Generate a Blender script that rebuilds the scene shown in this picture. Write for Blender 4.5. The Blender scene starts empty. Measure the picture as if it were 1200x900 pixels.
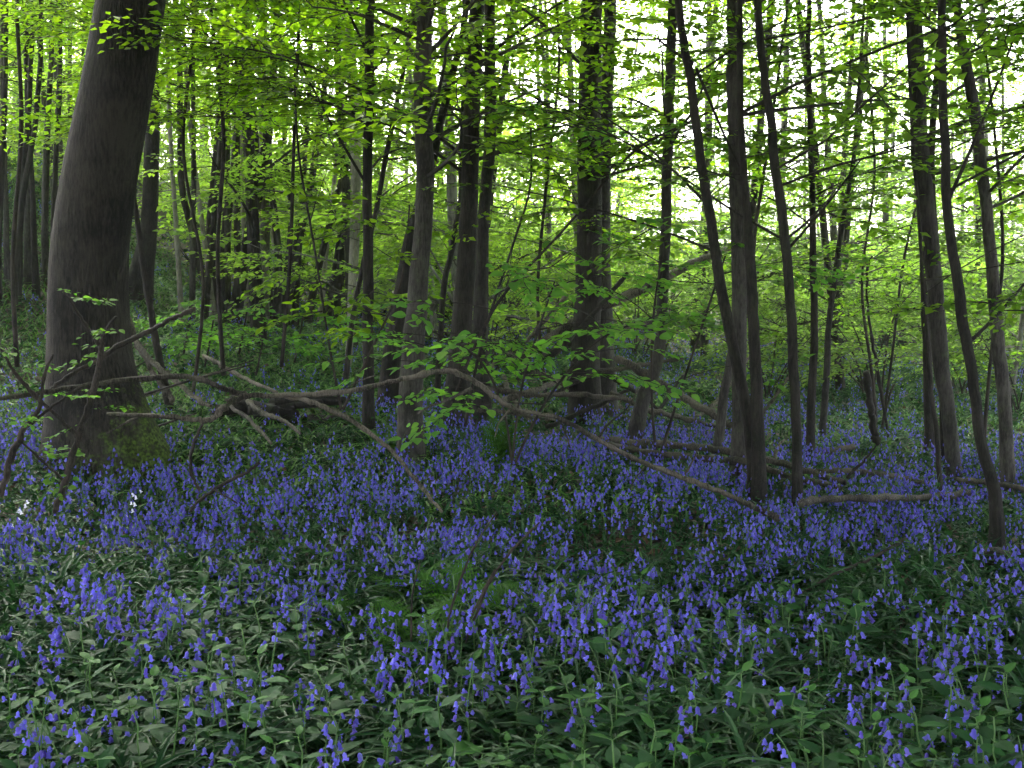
import bpy, math, random
import numpy as np
from mathutils import Vector

random.seed(7)
rng = np.random.default_rng(11)
S = bpy.context.scene
COL = S.collection
PI = math.pi

# ------------------------------------------------------------------ camera
F = 1287.0
PITCH = math.atan(120 / F)
CAM_H = 1.5
cam = bpy.data.objects.new("camera", bpy.data.cameras.new("camera"))
COL.objects.link(cam)
cam.location = (0, 0, CAM_H)
cam.rotation_euler = (PI / 2 - PITCH, 0, 0)
cam.data.sensor_width = 36
cam.data.lens = 36 * F / 1200
cam.data.clip_start = 0.05
cam.data.clip_end = 2000
S.camera = cam

# ------------------------------------------------------------------ sky and sun
SUN_AZ = math.radians(-28)      # measured from +Y towards +X: ahead and a little left
SUN_EL = math.radians(42)
W = bpy.data.worlds.new("World"); S.world = W; W.use_nodes = True
nt = W.node_tree; nt.nodes.clear()
sky = nt.nodes.new("ShaderNodeTexSky"); sky.sky_type = 'NISHITA'; sky.sun_disc = False
sky.sun_elevation = SUN_EL; sky.sun_rotation = SUN_AZ
sky.air_density = 1.0; sky.dust_density = 6.0; sky.ozone_density = 1.0
hs = nt.nodes.new("ShaderNodeHueSaturation"); hs.inputs['Saturation'].default_value = 0.42
hs.inputs['Value'].default_value = 1.0
bg = nt.nodes.new("ShaderNodeBackground"); bg.inputs['Strength'].default_value = 0.15
out = nt.nodes.new("ShaderNodeOutputWorld")
nt.links.new(sky.outputs[0], hs.inputs['Color']); nt.links.new(hs.outputs[0], bg.inputs[0]); nt.links.new(bg.outputs[0], out.inputs[0])
sl = bpy.data.lights.new("sun", 'SUN'); sl.energy = 2.2; sl.angle = math.radians(12); sl.color = (1, .95, .86)
sun = bpy.data.objects.new("sun", sl); COL.objects.link(sun)
sd = Vector((math.sin(SUN_AZ) * math.cos(SUN_EL), math.cos(SUN_AZ) * math.cos(SUN_EL), math.sin(SUN_EL)))
sun.rotation_euler = sd.to_track_quat('Z', 'Y').to_euler()
sun.location = (0, 0, 30)
S.view_settings.view_transform = 'Standard'; S.view_settings.look = 'None'
S.view_settings.exposure = 3.85; S.view_settings.gamma = 1; S.view_settings.use_curve_mapping = False
S.render.engine = 'CYCLES'
S.cycles.max_bounces = 7; S.cycles.diffuse_bounces = 5; S.cycles.transmission_bounces = 5; S.cycles.glossy_bounces = 2
S.cycles.volume_bounces = 0
S.cycles.use_adaptive_sampling = True; S.cycles.adaptive_threshold = 0.02
S.cycles.use_denoising = True
S.cycles.sample_clamp_indirect = 4
S.cycles.caustics_reflective = False; S.cycles.caustics_refractive = False

# ------------------------------------------------------------------ ground shape and pixel helpers
def sst(t):
    t = np.clip(t, 0, 1); return t * t * (3 - 2 * t)
def ground(x, y):
    x = np.asarray(x, float); y = np.asarray(y, float)
    ramp = sst((y - 3) / 11)
    g = -0.06 * 12 * np.tanh(x / 12) * ramp
    g = g + 0.02 * np.clip(y - 10, 0, 60)
    g = g + 3.2 * sst((-x - 4.8 - 0.02 * y) / 6.5) * sst((y - 5) / 6)
    g = g + 0.55 * sst((-x - 1.6) / 4.5) * sst((y - 10.5) / 9)
    g = g + 0.05 * np.sin(x * 1.3 + 0.7) * np.sin(y * 0.9 + 1.1) + 0.025 * np.sin(x * 3.1 + y * 1.7) + 0.018 * np.sin(x * 5.3 - y * 4.1)
    return g
def gz(x, y): return float(ground(x, y))
CP, SP = math.cos(PITCH), math.sin(PITCH)
def P(px, py, d):                     # the point seen at a pixel, d metres ahead
    a, b = px - 600, 450 - py
    y = F * CP + b * SP; z = -F * SP + b * CP
    k = d / y
    return np.array([a * k, d, CAM_H + z * k])
def G(px, py):                        # the ground point seen at a pixel
    for d in np.concatenate([np.arange(2.2, 12, .03), np.arange(12, 80, .1)]):
        p = P(px, py, d)
        if p[2] <= gz(p[0], p[1]) + .17: return np.array([p[0], p[1], gz(p[0], p[1])])
    p = P(px, py, 60); p[2] = gz(p[0], p[1]); return p
def pix(x, y, z):
    y2 = y * CP - (z - CAM_H) * SP; z2 = y * SP + (z - CAM_H) * CP
    return 600 + F * x / y2, 450 - F * z2 / y2

# ------------------------------------------------------------------ mesh helpers
class MB:
    def __init__(s): s.V = []; s.Q = []; s.T = []; s.n = 0
    def add(s, V, Q=None, T=None):
        V = np.asarray(V, np.float32).reshape(-1, 3)
        if Q is not None and len(Q): s.Q.append(np.asarray(Q, np.int64).reshape(-1, 4) + s.n)
        if T is not None and len(T): s.T.append(np.asarray(T, np.int64).reshape(-1, 3) + s.n)
        s.V.append(V); s.n += len(V)
    def arrays(s):
        return (np.concatenate(s.V) if s.V else np.zeros((0, 3), np.float32),
                np.concatenate(s.Q) if s.Q else np.zeros((0, 4), np.int64),
                np.concatenate(s.T) if s.T else np.zeros((0, 3), np.int64))
    def mesh(s, name, mat, smooth=False, origin=None):
        V, Q, T = s.arrays()
        if origin is not None: V = V - np.asarray(origin, np.float32)
        me = bpy.data.meshes.new(name)
        me.vertices.add(len(V)); me.vertices.foreach_set('co', V.astype(np.float32).ravel())
        lv = np.concatenate([Q.ravel(), T.ravel()]).astype(np.int32)
        me.loops.add(len(lv)); me.loops.foreach_set('vertex_index', lv)
        nf = len(Q) + len(T); me.polygons.add(nf)
        st = np.concatenate([np.arange(len(Q)) * 4, len(Q) * 4 + np.arange(len(T)) * 3]).astype(np.int32)
        me.polygons.foreach_set('loop_start', st)
        me.polygons.foreach_set('use_smooth', np.full(nf, smooth))
        me.update(calc_edges=True)
        me.materials.append(mat)
        return me
    def build(s, name, mat, parent=None, smooth=False):
        o = bpy.data.objects.new(name, s.mesh(name, mat, smooth, parent['_o'] if parent is not None and '_o' in parent else None))
        COL.objects.link(o)
        if parent is not None: o.parent = parent
        return o
def tag(o, label, cat, group=None):
    o['label'] = label; o['category'] = cat
    if group: o['group'] = group
    return o
def thing(name, loc, label, cat, group=None):
    o = bpy.data.objects.new(name, None); COL.objects.link(o); o.location = [float(v) for v in loc]
    o.empty_display_size = .2
    o['_o'] = [float(v) for v in loc]
    return tag(o, label, cat, group)
def kindof(o, k): o['kind'] = k; return o
def rebase(o, p):                       # gives a single mesh thing its origin at its base
    V = np.empty(len(o.data.vertices) * 3, np.float32); o.data.vertices.foreach_get('co', V)
    V = V.reshape(-1, 3) - np.asarray(p, np.float32); o.data.vertices.foreach_set('co', V.ravel()); o.location = [float(v) for v in p]
    return o
def copy_tree(o, loc, rz, sc=1.0, tilt=(0, 0)):
    r = o.copy(); COL.objects.link(r); r.location = [float(v) for v in loc]; r.rotation_euler = (tilt[0], tilt[1], rz); r.scale = (sc,) * 3
    for ch in o.children:
        c = ch.copy(); COL.objects.link(c); c.parent = r
        for g in ch.children:
            d = g.copy(); COL.objects.link(d); d.parent = c
    return r

def resample(pts, n):
    pts = np.asarray(pts, float); m = len(pts)
    if m == 2: return pts[0] + (pts[1] - pts[0]) * np.linspace(0, 1, n)[:, None]
    t = np.linspace(0, m - 1, n); i = np.clip(t.astype(int), 0, m - 2); f = (t - i)[:, None]
    p0 = pts[np.clip(i - 1, 0, m - 1)]; p1 = pts[i]; p2 = pts[i + 1]; p3 = pts[np.clip(i + 2, 0, m - 1)]
    return .5 * (2 * p1 + (p2 - p0) * f + (2 * p0 - 5 * p1 + 4 * p2 - p3) * f ** 2 + (3 * p1 - p0 - 3 * p2 + p3) * f ** 3)
def tube(mb, pts, rad, sides=8, rough=0.0, cap=True, seed=0):
    pts = np.asarray(pts, float); n = len(pts); rad = np.broadcast_to(np.asarray(rad, float), (n,))
    tg = np.gradient(pts, axis=0); tg /= np.linalg.norm(tg, axis=1)[:, None] + 1e-9
    ref = np.array([0.31, 0.17, 0.93]) if abs(tg[:, 2]).mean() < .7 else np.array([1, 0.1, 0.05])
    a = np.cross(tg, ref); a /= np.linalg.norm(a, axis=1)[:, None] + 1e-9
    b = np.cross(tg, a)
    th = np.arange(sides) / sides * 2 * PI
    R = rad[:, None] * np.ones(sides)
    if rough:
        l = np.concatenate([[0], np.cumsum(np.linalg.norm(np.diff(pts, axis=0), axis=1))])[:, None] / max(rad.mean(), 1e-3)
        R = R * (1 + rough * (np.sin(2 * th + seed + l * .13) + .7 * np.sin(3 * th - l * .21 + seed * 2.1) + .5 * np.sin(5 * th + l * .4 + seed) + .6 * np.sin(l * .7 + seed * 1.3 + th)))
    V = pts[:, None] + R[..., None] * (np.cos(th)[None, :, None] * a[:, None] + np.sin(th)[None, :, None] * b[:, None])
    i = np.arange(n - 1)[:, None] * sides; j = np.arange(sides)[None]; jn = (j + 1) % sides
    Q = np.stack([i + j, i + jn, i + sides + jn, i + sides + j], -1).reshape(-1, 4)
    V = V.reshape(-1, 3); T = None
    if cap:
        V = np.vstack([V, pts[0] - tg[0] * rad[0] * .15, pts[-1] + tg[-1] * rad[-1] * .3])
        k = np.arange(sides); kn = (k + 1) % sides; o = (n - 1) * sides
        T = np.concatenate([np.stack([kn, k, np.full(sides, n * sides)], 1), np.stack([o + k, o + kn, np.full(sides, n * sides + 1)], 1)])
    mb.add(V, Q, T)
def bake(mb, tpl, M, Tr):               # many copies of a small template: M (k,3,3), Tr (k,3)
    V, Q, T = tpl; k = len(Tr); n = len(V)
    if k == 0: return
    VV = np.einsum('kij,nj->kni', M, V) + Tr[:, None]
    off = (np.arange(k) * n)[:, None, None]
    mb.add(VV.reshape(-1, 3), (Q[None] + off).reshape(-1, 4) if len(Q) else None, (T[None] + off).reshape(-1, 3) if len(T) else None)
def norm(v): return v / (np.linalg.norm(v, axis=-1, keepdims=True) + 1e-9)
def frames(dirs, ups, scale=1.0):       # template x -> dir, z -> about up
    x = norm(dirs); y = norm(np.cross(ups, x)); z = np.cross(x, y)
    return np.stack([x, y, z], -1) * np.asarray(scale).reshape(-1, 1, 1)
def azel(az, el): return np.stack([np.cos(el) * np.cos(az), np.cos(el) * np.sin(az), np.sin(el)], -1)

# ------------------------------------------------------------------ materials
def newmat(name):
    m = bpy.data.materials.new(name); m.use_nodes = True; m.node_tree.nodes.clear()
    return m, m.node_tree.nodes, m.node_tree.links
def ramp(N, stops):
    r = N.new("ShaderNodeValToRGB"); e = r.color_ramp.elements
    e[0].position, e[0].color = stops[0][0], (*stops[0][1], 1); e[1].position, e[1].color = stops[1][0], (*stops[1][1], 1)
    for p, c in stops[2:]:
        x = e.new(p); x.color = (*c, 1)
    return r
def leafmat(name, cols, trans=.45, tcol=(1.3, 1.35, .6), rough=.5, spec=.3, objvar=.25):
    m, N, L = newmat(name)
    g = N.new("ShaderNodeNewGeometry"); r = ramp(N, [(i / (len(cols) - 1), c) for i, c in enumerate(cols)][:2] + [(i / (len(cols) - 1), c) for i, c in enumerate(cols)][2:])
    L.new(g.outputs['Random Per Island'], r.inputs[0])
    oi = N.new("ShaderNodeObjectInfo"); mr = N.new("ShaderNodeMapRange"); mr.inputs['To Min'].default_value = 1 - objvar; mr.inputs['To Max'].default_value = 1 + objvar
    L.new(oi.outputs['Random'], mr.inputs[0])
    hv = N.new("ShaderNodeHueSaturation"); L.new(r.outputs[0], hv.inputs['Color']); L.new(mr.outputs[0], hv.inputs['Value'])
    p = N.new("ShaderNodeBsdfPrincipled"); p.inputs['Roughness'].default_value = rough; p.inputs['Specular IOR Level'].default_value = spec
    L.new(hv.outputs[0], p.inputs['Base Color'])
    o = N.new("ShaderNodeOutputMaterial")
    if trans > 0:
        t = N.new("ShaderNodeBsdfTranslucent"); mx = N.new("ShaderNodeMix"); mx.data_type = 'RGBA'; mx.blend_type = 'MULTIPLY'; mx.inputs[0].default_value = 1
        L.new(hv.outputs[0], mx.inputs[6]); mx.inputs[7].default_value = (*tcol, 1); L.new(mx.outputs[2], t.inputs[0])
        ms = N.new("ShaderNodeMixShader"); ms.inputs[0].default_value = trans
        L.new(p.outputs[0], ms.inputs[1]); L.new(t.outputs[0], ms.inputs[2]); L.new(ms.outputs[0], o.inputs[0])
    else: L.new(p.outputs[0], o.inputs[0])
    return m
def barkmat(name, dark, light, moss=0.0, moss_h=0.0, scale=1.0, bump=.5, mosscol=(.055, .062, .010)):
    m, N, L = newmat(name)
    tc = N.new("ShaderNodeTexCoord"); mp = N.new("ShaderNodeMapping"); mp.inputs['Scale'].default_value = (13 * scale, 13 * scale, 2.6 * scale)
    L.new(tc.outputs['Object'], mp.inputs[0])
    n1 = N.new("ShaderNodeTexNoise"); n1.inputs['Scale'].default_value = 4; n1.inputs['Detail'].default_value = 9; n1.inputs['Roughness'].default_value = .72; L.new(mp.outputs[0], n1.inputs[0])
    n2 = N.new("ShaderNodeTexNoise"); n2.inputs['Scale'].default_value = 2.3 * scale; n2.inputs['Detail'].default_value = 4; L.new(tc.outputs['Object'], n2.inputs[0])
    mult = N.new("ShaderNodeMath"); mult.operation = 'MULTIPLY_ADD'; L.new(n1.outputs[0], mult.inputs[0]); mult.inputs[1].default_value = .6; 
    m2 = N.new("ShaderNodeMath"); m2.operation = 'MULTIPLY'; L.new(n2.outputs[0], m2.inputs[0]); m2.inputs[1].default_value = .45; L.new(m2.outputs[0], mult.inputs[2])
    r = ramp(N, [(.45, dark), (.60, light)]); L.new(mult.outputs[0], r.inputs[0])
    oi = N.new("ShaderNodeObjectInfo"); mr = N.new("ShaderNodeMapRange"); mr.inputs['To Min'].default_value = .7; mr.inputs['To Max'].default_value = 1.35
    L.new(oi.outputs['Random'], mr.inputs[0])
    hv = N.new("ShaderNodeHueSaturation"); L.new(r.outputs[0], hv.inputs['Color']); L.new(mr.outputs[0], hv.inputs['Value'])
    col = hv.outputs[0]
    if moss > 0:
        n3 = N.new("ShaderNodeTexNoise"); n3.inputs['Scale'].default_value = 11; n3.inputs['Detail'].default_value = 9; n3.inputs['Roughness'].default_value = .7; L.new(tc.outputs['Object'], n3.inputs[0])
        sx = N.new("ShaderNodeSeparateXYZ"); L.new(tc.outputs['Object'], sx.inputs[0])
        if moss_h > 0:      # moss on the right-hand foot of the trunk, thinning with height
            a = N.new("ShaderNodeMath"); a.operation = 'MULTIPLY_ADD'; L.new(sx.outputs['Z'], a.inputs[0]); a.inputs[1].default_value = -1.1 / moss_h; a.inputs[2].default_value = .55
            b = N.new("ShaderNodeMath"); b.operation = 'MULTIPLY_ADD'; L.new(sx.outputs['X'], b.inputs[0]); b.inputs[1].default_value = 1.7; L.new(a.outputs[0], b.inputs[2])
            c = N.new("ShaderNodeMath"); c.operation = 'MULTIPLY_ADD'; L.new(n3.outputs[0], c.inputs[0]); c.inputs[1].default_value = 3.2; 
            d = N.new("ShaderNodeMath"); d.operation = 'SUBTRACT'; L.new(b.outputs[0], d.inputs[0]); d.inputs[1].default_value = 2.05; L.new(d.outputs[0], c.inputs[2])
            mm = N.new("ShaderNodeMapRange"); L.new(c.outputs[0], mm.inputs[0]); mm.inputs['From Min'].default_value = .0; mm.inputs['From Max'].default_value = .7; mm.inputs['To Max'].default_value = moss
        else:
            mm = N.new("ShaderNodeMapRange"); L.new(n3.outputs[0], mm.inputs[0]); mm.inputs['From Min'].default_value = .5; mm.inputs['From Max'].default_value = .7; mm.inputs['To Max'].default_value = moss
        mx = N.new("ShaderNodeMix"); mx.data_type = 'RGBA'; L.new(mm.outputs[0], mx.inputs[0]); L.new(col, mx.inputs[6]); n4 = N.new('ShaderNodeTexNoise'); n4.inputs['Scale'].default_value = 45; n4.inputs['Detail'].default_value = 4; L.new(tc.outputs['Object'], n4.inputs[0]); mr4 = ramp(N, [(.38, tuple(v * .35 for v in mosscol)), (.62, tuple(v * 1.6 for v in mosscol))]); L.new(n4.outputs[0], mr4.inputs[0]); L.new(mr4.outputs[0], mx.inputs[7]); col = mx.outputs[2]
    p = N.new("ShaderNodeBsdfPrincipled"); p.inputs['Roughness'].default_value = .85; p.inputs['Specular IOR Level'].default_value = .25; L.new(col, p.inputs['Base Color'])
    bp = N.new("ShaderNodeBump"); bp.inputs['Strength'].default_value = bump; bp.inputs['Distance'].default_value = .06; L.new(n1.outputs[0], bp.inputs['Height']); L.new(bp.outputs[0], p.inputs['Normal'])
    o = N.new("ShaderNodeOutputMaterial"); L.new(p.outputs[0], o.inputs[0])
    return m
def groundmat():
    m, N, L = newmat("forest_floor")
    tc = N.new("ShaderNodeTexCoord")
    n1 = N.new("ShaderNodeTexNoise"); n1.inputs['Scale'].default_value = 1.2; n1.inputs['Detail'].default_value = 8; n1.inputs['Roughness'].default_value = .7
    v = N.new("ShaderNodeTexVoronoi"); v.inputs['Scale'].default_value = 22
    for q in (n1, v): L.new(tc.outputs['Object'], q.inputs['Vector'])
    r1 = ramp(N, [(.3, (.016, .012, .007)), (.5, (.035, .025, .014)), (.75, (.03, .045, .012))]); L.new(n1.outputs[0], r1.inputs[0])
    r2 = ramp(N, [(0, (.5, .45, .4)), (1, (1.5, 1.35, 1.2))]); L.new(v.outputs['Color'], r2.inputs[0])
    mx = N.new("ShaderNodeMix"); mx.data_type = 'RGBA'; mx.blend_type = 'MULTIPLY'; mx.inputs[0].default_value = .8; L.new(r1.outputs[0], mx.inputs[6]); L.new(r2.outputs[0], mx.inputs[7])
    p = N.new("ShaderNodeBsdfPrincipled"); p.inputs['Roughness'].default_value = .95; L.new(mx.outputs[2], p.inputs['Base Color'])
    bp = N.new("ShaderNodeBump"); bp.inputs['Strength'].default_value = .8; bp.inputs['Distance'].default_value = .04; L.new(v.outputs['Distance'], bp.inputs['Height']); L.new(bp.outputs[0], p.inputs['Normal'])
    o = N.new("ShaderNodeOutputMaterial"); L.new(p.outputs[0], o.inputs[0])
    return m

M_CAN = leafmat("spring_leaves", [(.085, .19, .012), (.13, .26, .014), (.18, .32, .018)], .65, (2.0, 1.85, .6), .6, .15)
M_CANR = leafmat("hazel_leaves", [(.055, .13, .015), (.08, .17, .018), (.12, .22, .022)], .62, (1.9, 1.85, .7), .6, .15)
M_FARL = leafmat("far_leaves", [(.11, .20, .035), (.15, .26, .045), (.20, .32, .06)], .65, (1.95, 1.9, .8), .6, .1)
M_FARR = leafmat("far_leaves_cool", [(.08, .155, .035), (.11, .20, .045), (.15, .25, .055)], .65, (1.9, 1.85, .9), .6, .1)
M_SAP = leafmat("sapling_leaves", [(.07, .19, .034), (.10, .24, .038), (.13, .27, .04)], .55, (1.4, 1.5, .7), .6, .08)
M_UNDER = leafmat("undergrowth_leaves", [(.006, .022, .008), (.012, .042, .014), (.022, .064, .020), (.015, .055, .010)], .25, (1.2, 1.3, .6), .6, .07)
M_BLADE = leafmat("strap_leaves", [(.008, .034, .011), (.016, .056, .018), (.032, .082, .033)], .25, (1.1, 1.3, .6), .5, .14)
M_GRASS = leafmat("grass_green", [(.05, .13, .022), (.075, .18, .028), (.10, .20, .036)], .3, (1.2, 1.3, .6), .45, .35)
M_NETTLE = leafmat("nettle_leaves", [(.010, .040, .014), (.018, .062, .020), (.036, .105, .022)], .25, (1.2, 1.3, .6), .6, .08)
M_FERN = leafmat("fern_green", [(.035, .10, .018), (.055, .14, .025)], .4, (1.2, 1.3, .6), .7, .05)
M_STEM = leafmat("green_stems", [(.04, .10, .02), (.06, .13, .03)], 0, rough=.5)
M_BELL = leafmat("bluebell_petals", [(.085, .078, .42), (.13, .118, .56), (.22, .205, .76), (.12, .078, .44)], .4, (1.0, .95, 1.15), .6, .15)
M_WHITE = leafmat("white_petals", [(.62, .6, .78), (.75, .74, .85)], .3, (1, 1, 1))
M_LITTER = leafmat("dead_leaves", [(.05, .028, .015), (.10, .06, .035), (.15, .10, .065), (.04, .03, .03)], .1, (1, .8, .5))
B_BIG = barkmat("big_trunk_bark", (.007, .006, .005), (.050, .043, .034), 1.0, 1.0, 1.0, 1.0, (.060, .10, .012))
B_DARK = barkmat("dark_bark", (.006, .005, .004), (.028, .024, .019), .35, 0, 1.2, .5, (.02, .035, .010))
B_GREY = barkmat("grey_bark", (.012, .0105, .009), (.055, .050, .043), .4, 0, 1.2, .4, (.04, .055, .02))
B_PALE = barkmat("pale_bark", (.11, .10, .085), (.24, .22, .19), .25, 0, 1.2, .4, (.06, .07, .03))
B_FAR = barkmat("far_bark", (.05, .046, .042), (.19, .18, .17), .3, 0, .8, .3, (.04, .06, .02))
B_TWIG = barkmat("twig_bark", (.007, .006, .005), (.035, .028, .022), 0, 0, 3, .3)
B_LOG = barkmat("fallen_wood", (.009, .007, .0055), (.10, .086, .068), .6, 0, 2.0, .6, (.035, .05, .012))
B_DEAD = barkmat("bleached_wood", (.025, .022, .017), (.18, .16, .13), .3, 0, 2.0, .6, (.04, .06, .015))
M_GROUND = groundmat()

# ------------------------------------------------------------------ ground sheet
def make_ground():
    n = 420
    u = np.linspace(-1, 1, n); ax = np.sinh(u * 5.2) / np.sinh(5.2) * 600
    X, Y = np.meshgrid(ax, ax + 8)
    Z = ground(X, Y) + .012 * np.sin(X * 17 + Y * 9) * np.sin(Y * 15 - X * 4)
    i = np.arange(n - 1)[:, None] * n + np.arange(n - 1)[None]
    Q = np.stack([i, i + 1, i + n + 1, i + n], -1).reshape(-1, 4)
    mb = MB(); mb.add(np.stack([X, Y, Z], -1).reshape(-1, 3), Q)
    kindof(mb.build("ground", M_GROUND, smooth=True), 'structure')
make_ground()
def haze():
    m, N, L = newmat("haze_air"); v = N.new("ShaderNodeVolumePrincipled"); v.inputs['Color'].default_value = (.95, .97, 1, 1); v.inputs['Density'].default_value = .0011
    o = N.new("ShaderNodeOutputMaterial"); L.new(v.outputs[0], o.inputs['Volume'])
    x0, x1, y0, y1, z0, z1 = -610, 610, -602, 618, -3.5, 26
    V = [[x, y, z] for z in (z0, z1) for y in (y0, y1) for x in (x0, x1)]
    mb = MB(); mb.add(V, [[0, 2, 3, 1], [4, 5, 7, 6], [0, 1, 5, 4], [2, 6, 7, 3], [0, 4, 6, 2], [1, 3, 7, 5]])
    kindof(tag(mb.build("haze", m), "thin pale air between the far trees", "haze"), 'stuff')
haze()

# ------------------------------------------------------------------ leaf and spray templates
def leaf_lo():
    V = np.array([[0, 0, 0], [.45, .36, .05], [1, 0, -.08], [.45, -.36, .05], [.5, 0, -.02]], float)
    return V, np.zeros((0, 4), int), np.array([[0, 4, 1], [4, 2, 1], [0, 3, 4], [4, 3, 2]])
def leaf_quad():
    V = np.array([[0, 0, 0], [.42, .36, .06], [1, 0, -.1], [.42, -.36, .06]], float)
    return V, np.array([[0, 3, 2, 1]]), np.zeros((0, 3), int)
def leaf_hi(w=.36, serr=0.0, droop=.12):
    xs = [0, .12, .32, .55, .78, 1]; ws = [0, .6, 1, .92, .55, 0]
    V = [[0, 0, 0]]; T = []; Q = []
    for x, q in list(zip(xs, ws))[1:-1]:
        z = -droop * x * x
        V += [[x + serr * .3, q * w + serr, z + .07 * q], [x, 0, z], [x + serr * .3, -q * w - serr, z + .07 * q]]
    V.append([1, 0, -droop]); e = len(V) - 1
    T += [[0, 2, 1], [0, 3, 2]]
    for k in range(3):
        a = 1 + 3 * k; b = a + 3
        Q += [[a, a + 1, b + 1, b], [a + 1, a + 2, b + 2, b + 1]]
    T += [[e - 3, e - 2, e], [e - 2, e - 1, e]]
    return np.array(V, float), np.array(Q), np.array(T)
LO, LQ, LH = leaf_lo(), leaf_quad(), leaf_hi()

def make_spray(seed, length=1.0, leaf=.07, lt=LO, nside=6, gap=.055):
    """a flat leafy twig growing along +x: returns (twig arrays, leaf arrays)"""
    r = np.random.default_rng(seed); tw = MB(); lf = MB()
    n = 7; xs = np.linspace(0, length, n)
    ax = np.stack([xs, np.cumsum(r.normal(0, .03, n)) * length, -.10 * xs ** 2 / length + np.cumsum(r.normal(0, .012, n))], -1); ax[0] = 0
    lines = [(ax, .006)]
    for k in range(nside):
        f = .18 + .72 * k / nside + r.uniform(-.04, .04); i = f * (n - 1); i0 = int(i); b = ax[i0] + (ax[min(i0 + 1, n - 1)] - ax[i0]) * (i - i0)
        s = 1 if k % 2 else -1; L = length * (.52 * (1 - f * .55)) * r.uniform(.7, 1.2); a = s * r.uniform(.55, 1.0)
        q = np.linspace(0, 1, 5)[:, None] * L
        l2 = b + q * np.array([math.cos(a), math.sin(a), r.uniform(-.12, .15)]) + np.array([0, 0, -.12]) * q ** 2 / L
        l2[1:, :2] += r.normal(0, .012, (4, 2)); lines.append((l2, .0035))
    D = []; Pp = []
    for l, rad in lines:
        tube(tw, l, np.linspace(rad, rad * .35, len(l)), 3, cap=False)
        seg = np.linalg.norm(np.diff(l, axis=0), axis=1).sum(); m = max(3, int(seg / gap))
        lp = resample(l, m); tg = np.gradient(lp, axis=0)
        for k in range(m):
            if k / m < .15 and rad > .005: continue
            s = 1 if k % 2 else -1; a = math.atan2(tg[k, 1], tg[k, 0]) + s * r.uniform(.5, 1.15) * (1 if k < m - 1 else .1)
            D.append([math.cos(a), math.sin(a), r.normal(-.15, .22)]); Pp.append(lp[k])
    D = np.array(D); Pp = np.array(Pp); up = np.stack([r.normal(0, .28, len(D)), r.normal(0, .28, len(D)), np.ones(len(D))], -1)
    bake(lf, lt, frames(D, up, leaf * r.uniform(.65, 1.2, len(D))), Pp)
    return tw.arrays(), lf.arrays()
SPR = [make_spray(100 + k, 1.0, .088, LO, 6, .062) for k in range(6)]
SPR_LO = [make_spray(200 + k, 1.0, .088, LQ, 6, .062) for k in range(6)]
SPR_HI = [make_spray(300 + k, .7, .115, LH, 4, .08) for k in range(5)]
SPR_BIG = [make_spray(400 + k, 1.6, .17, LQ, 6, .14) for k in range(4)]

def put_sprays(mt, ml, pos, dirs, scale, sprays, r):
    pos = np.asarray(pos); dirs = np.asarray(dirs); k = len(pos)
    if k == 0: return
    which = r.integers(0, len(sprays), k)
    up = np.stack([r.normal(0, .16, k), r.normal(0, .16, k), np.ones(k)], -1)
    Mx = frames(dirs, up, scale)
    for w in range(len(sprays)):
        s = which == w
        if s.any():
            bake(mt, sprays[w][0], Mx[s], pos[s]); bake(ml, sprays[w][1], Mx[s], pos[s])

def leafy_branch(mt, ml, start, az, el, length, rad, r, sprays, dens=3.0, sc=(.6, 1.1), lines=None):
    n = 8; t = np.linspace(0, 1, n)
    a = az + np.cumsum(r.normal(0, .09, n)); e = el * (1 - .75 * t) + np.cumsum(r.normal(0, .04, n))
    d = azel(a, e); pts = start + np.concatenate([[np.zeros(3)], np.cumsum(d[:-1], 0)]) * length / (n - 1)
    tube(mt, pts, np.linspace(rad, rad * .3, n), 5 if rad > .008 else 4, .03, cap=False, seed=az)
    if lines is not None: lines.append(pts)
    k = max(2, int(dens * length)); f = r.uniform(.22, 1, k); f[0] = 1
    i = f * (n - 1); i0 = np.minimum(i.astype(int), n - 2); p = pts[i0] + (pts[i0 + 1] - pts[i0]) * (i - i0)[:, None]
    sa = a[i0] + r.choice([-1, 1], k) * r.uniform(.2, 1.1, k); sa[0] = a[-1]
    dirs = azel(sa, r.normal(.02, .18, k))
    put_sprays(mt, ml, p, dirs, r.uniform(sc[0], sc[1], k), sprays, r)

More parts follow.
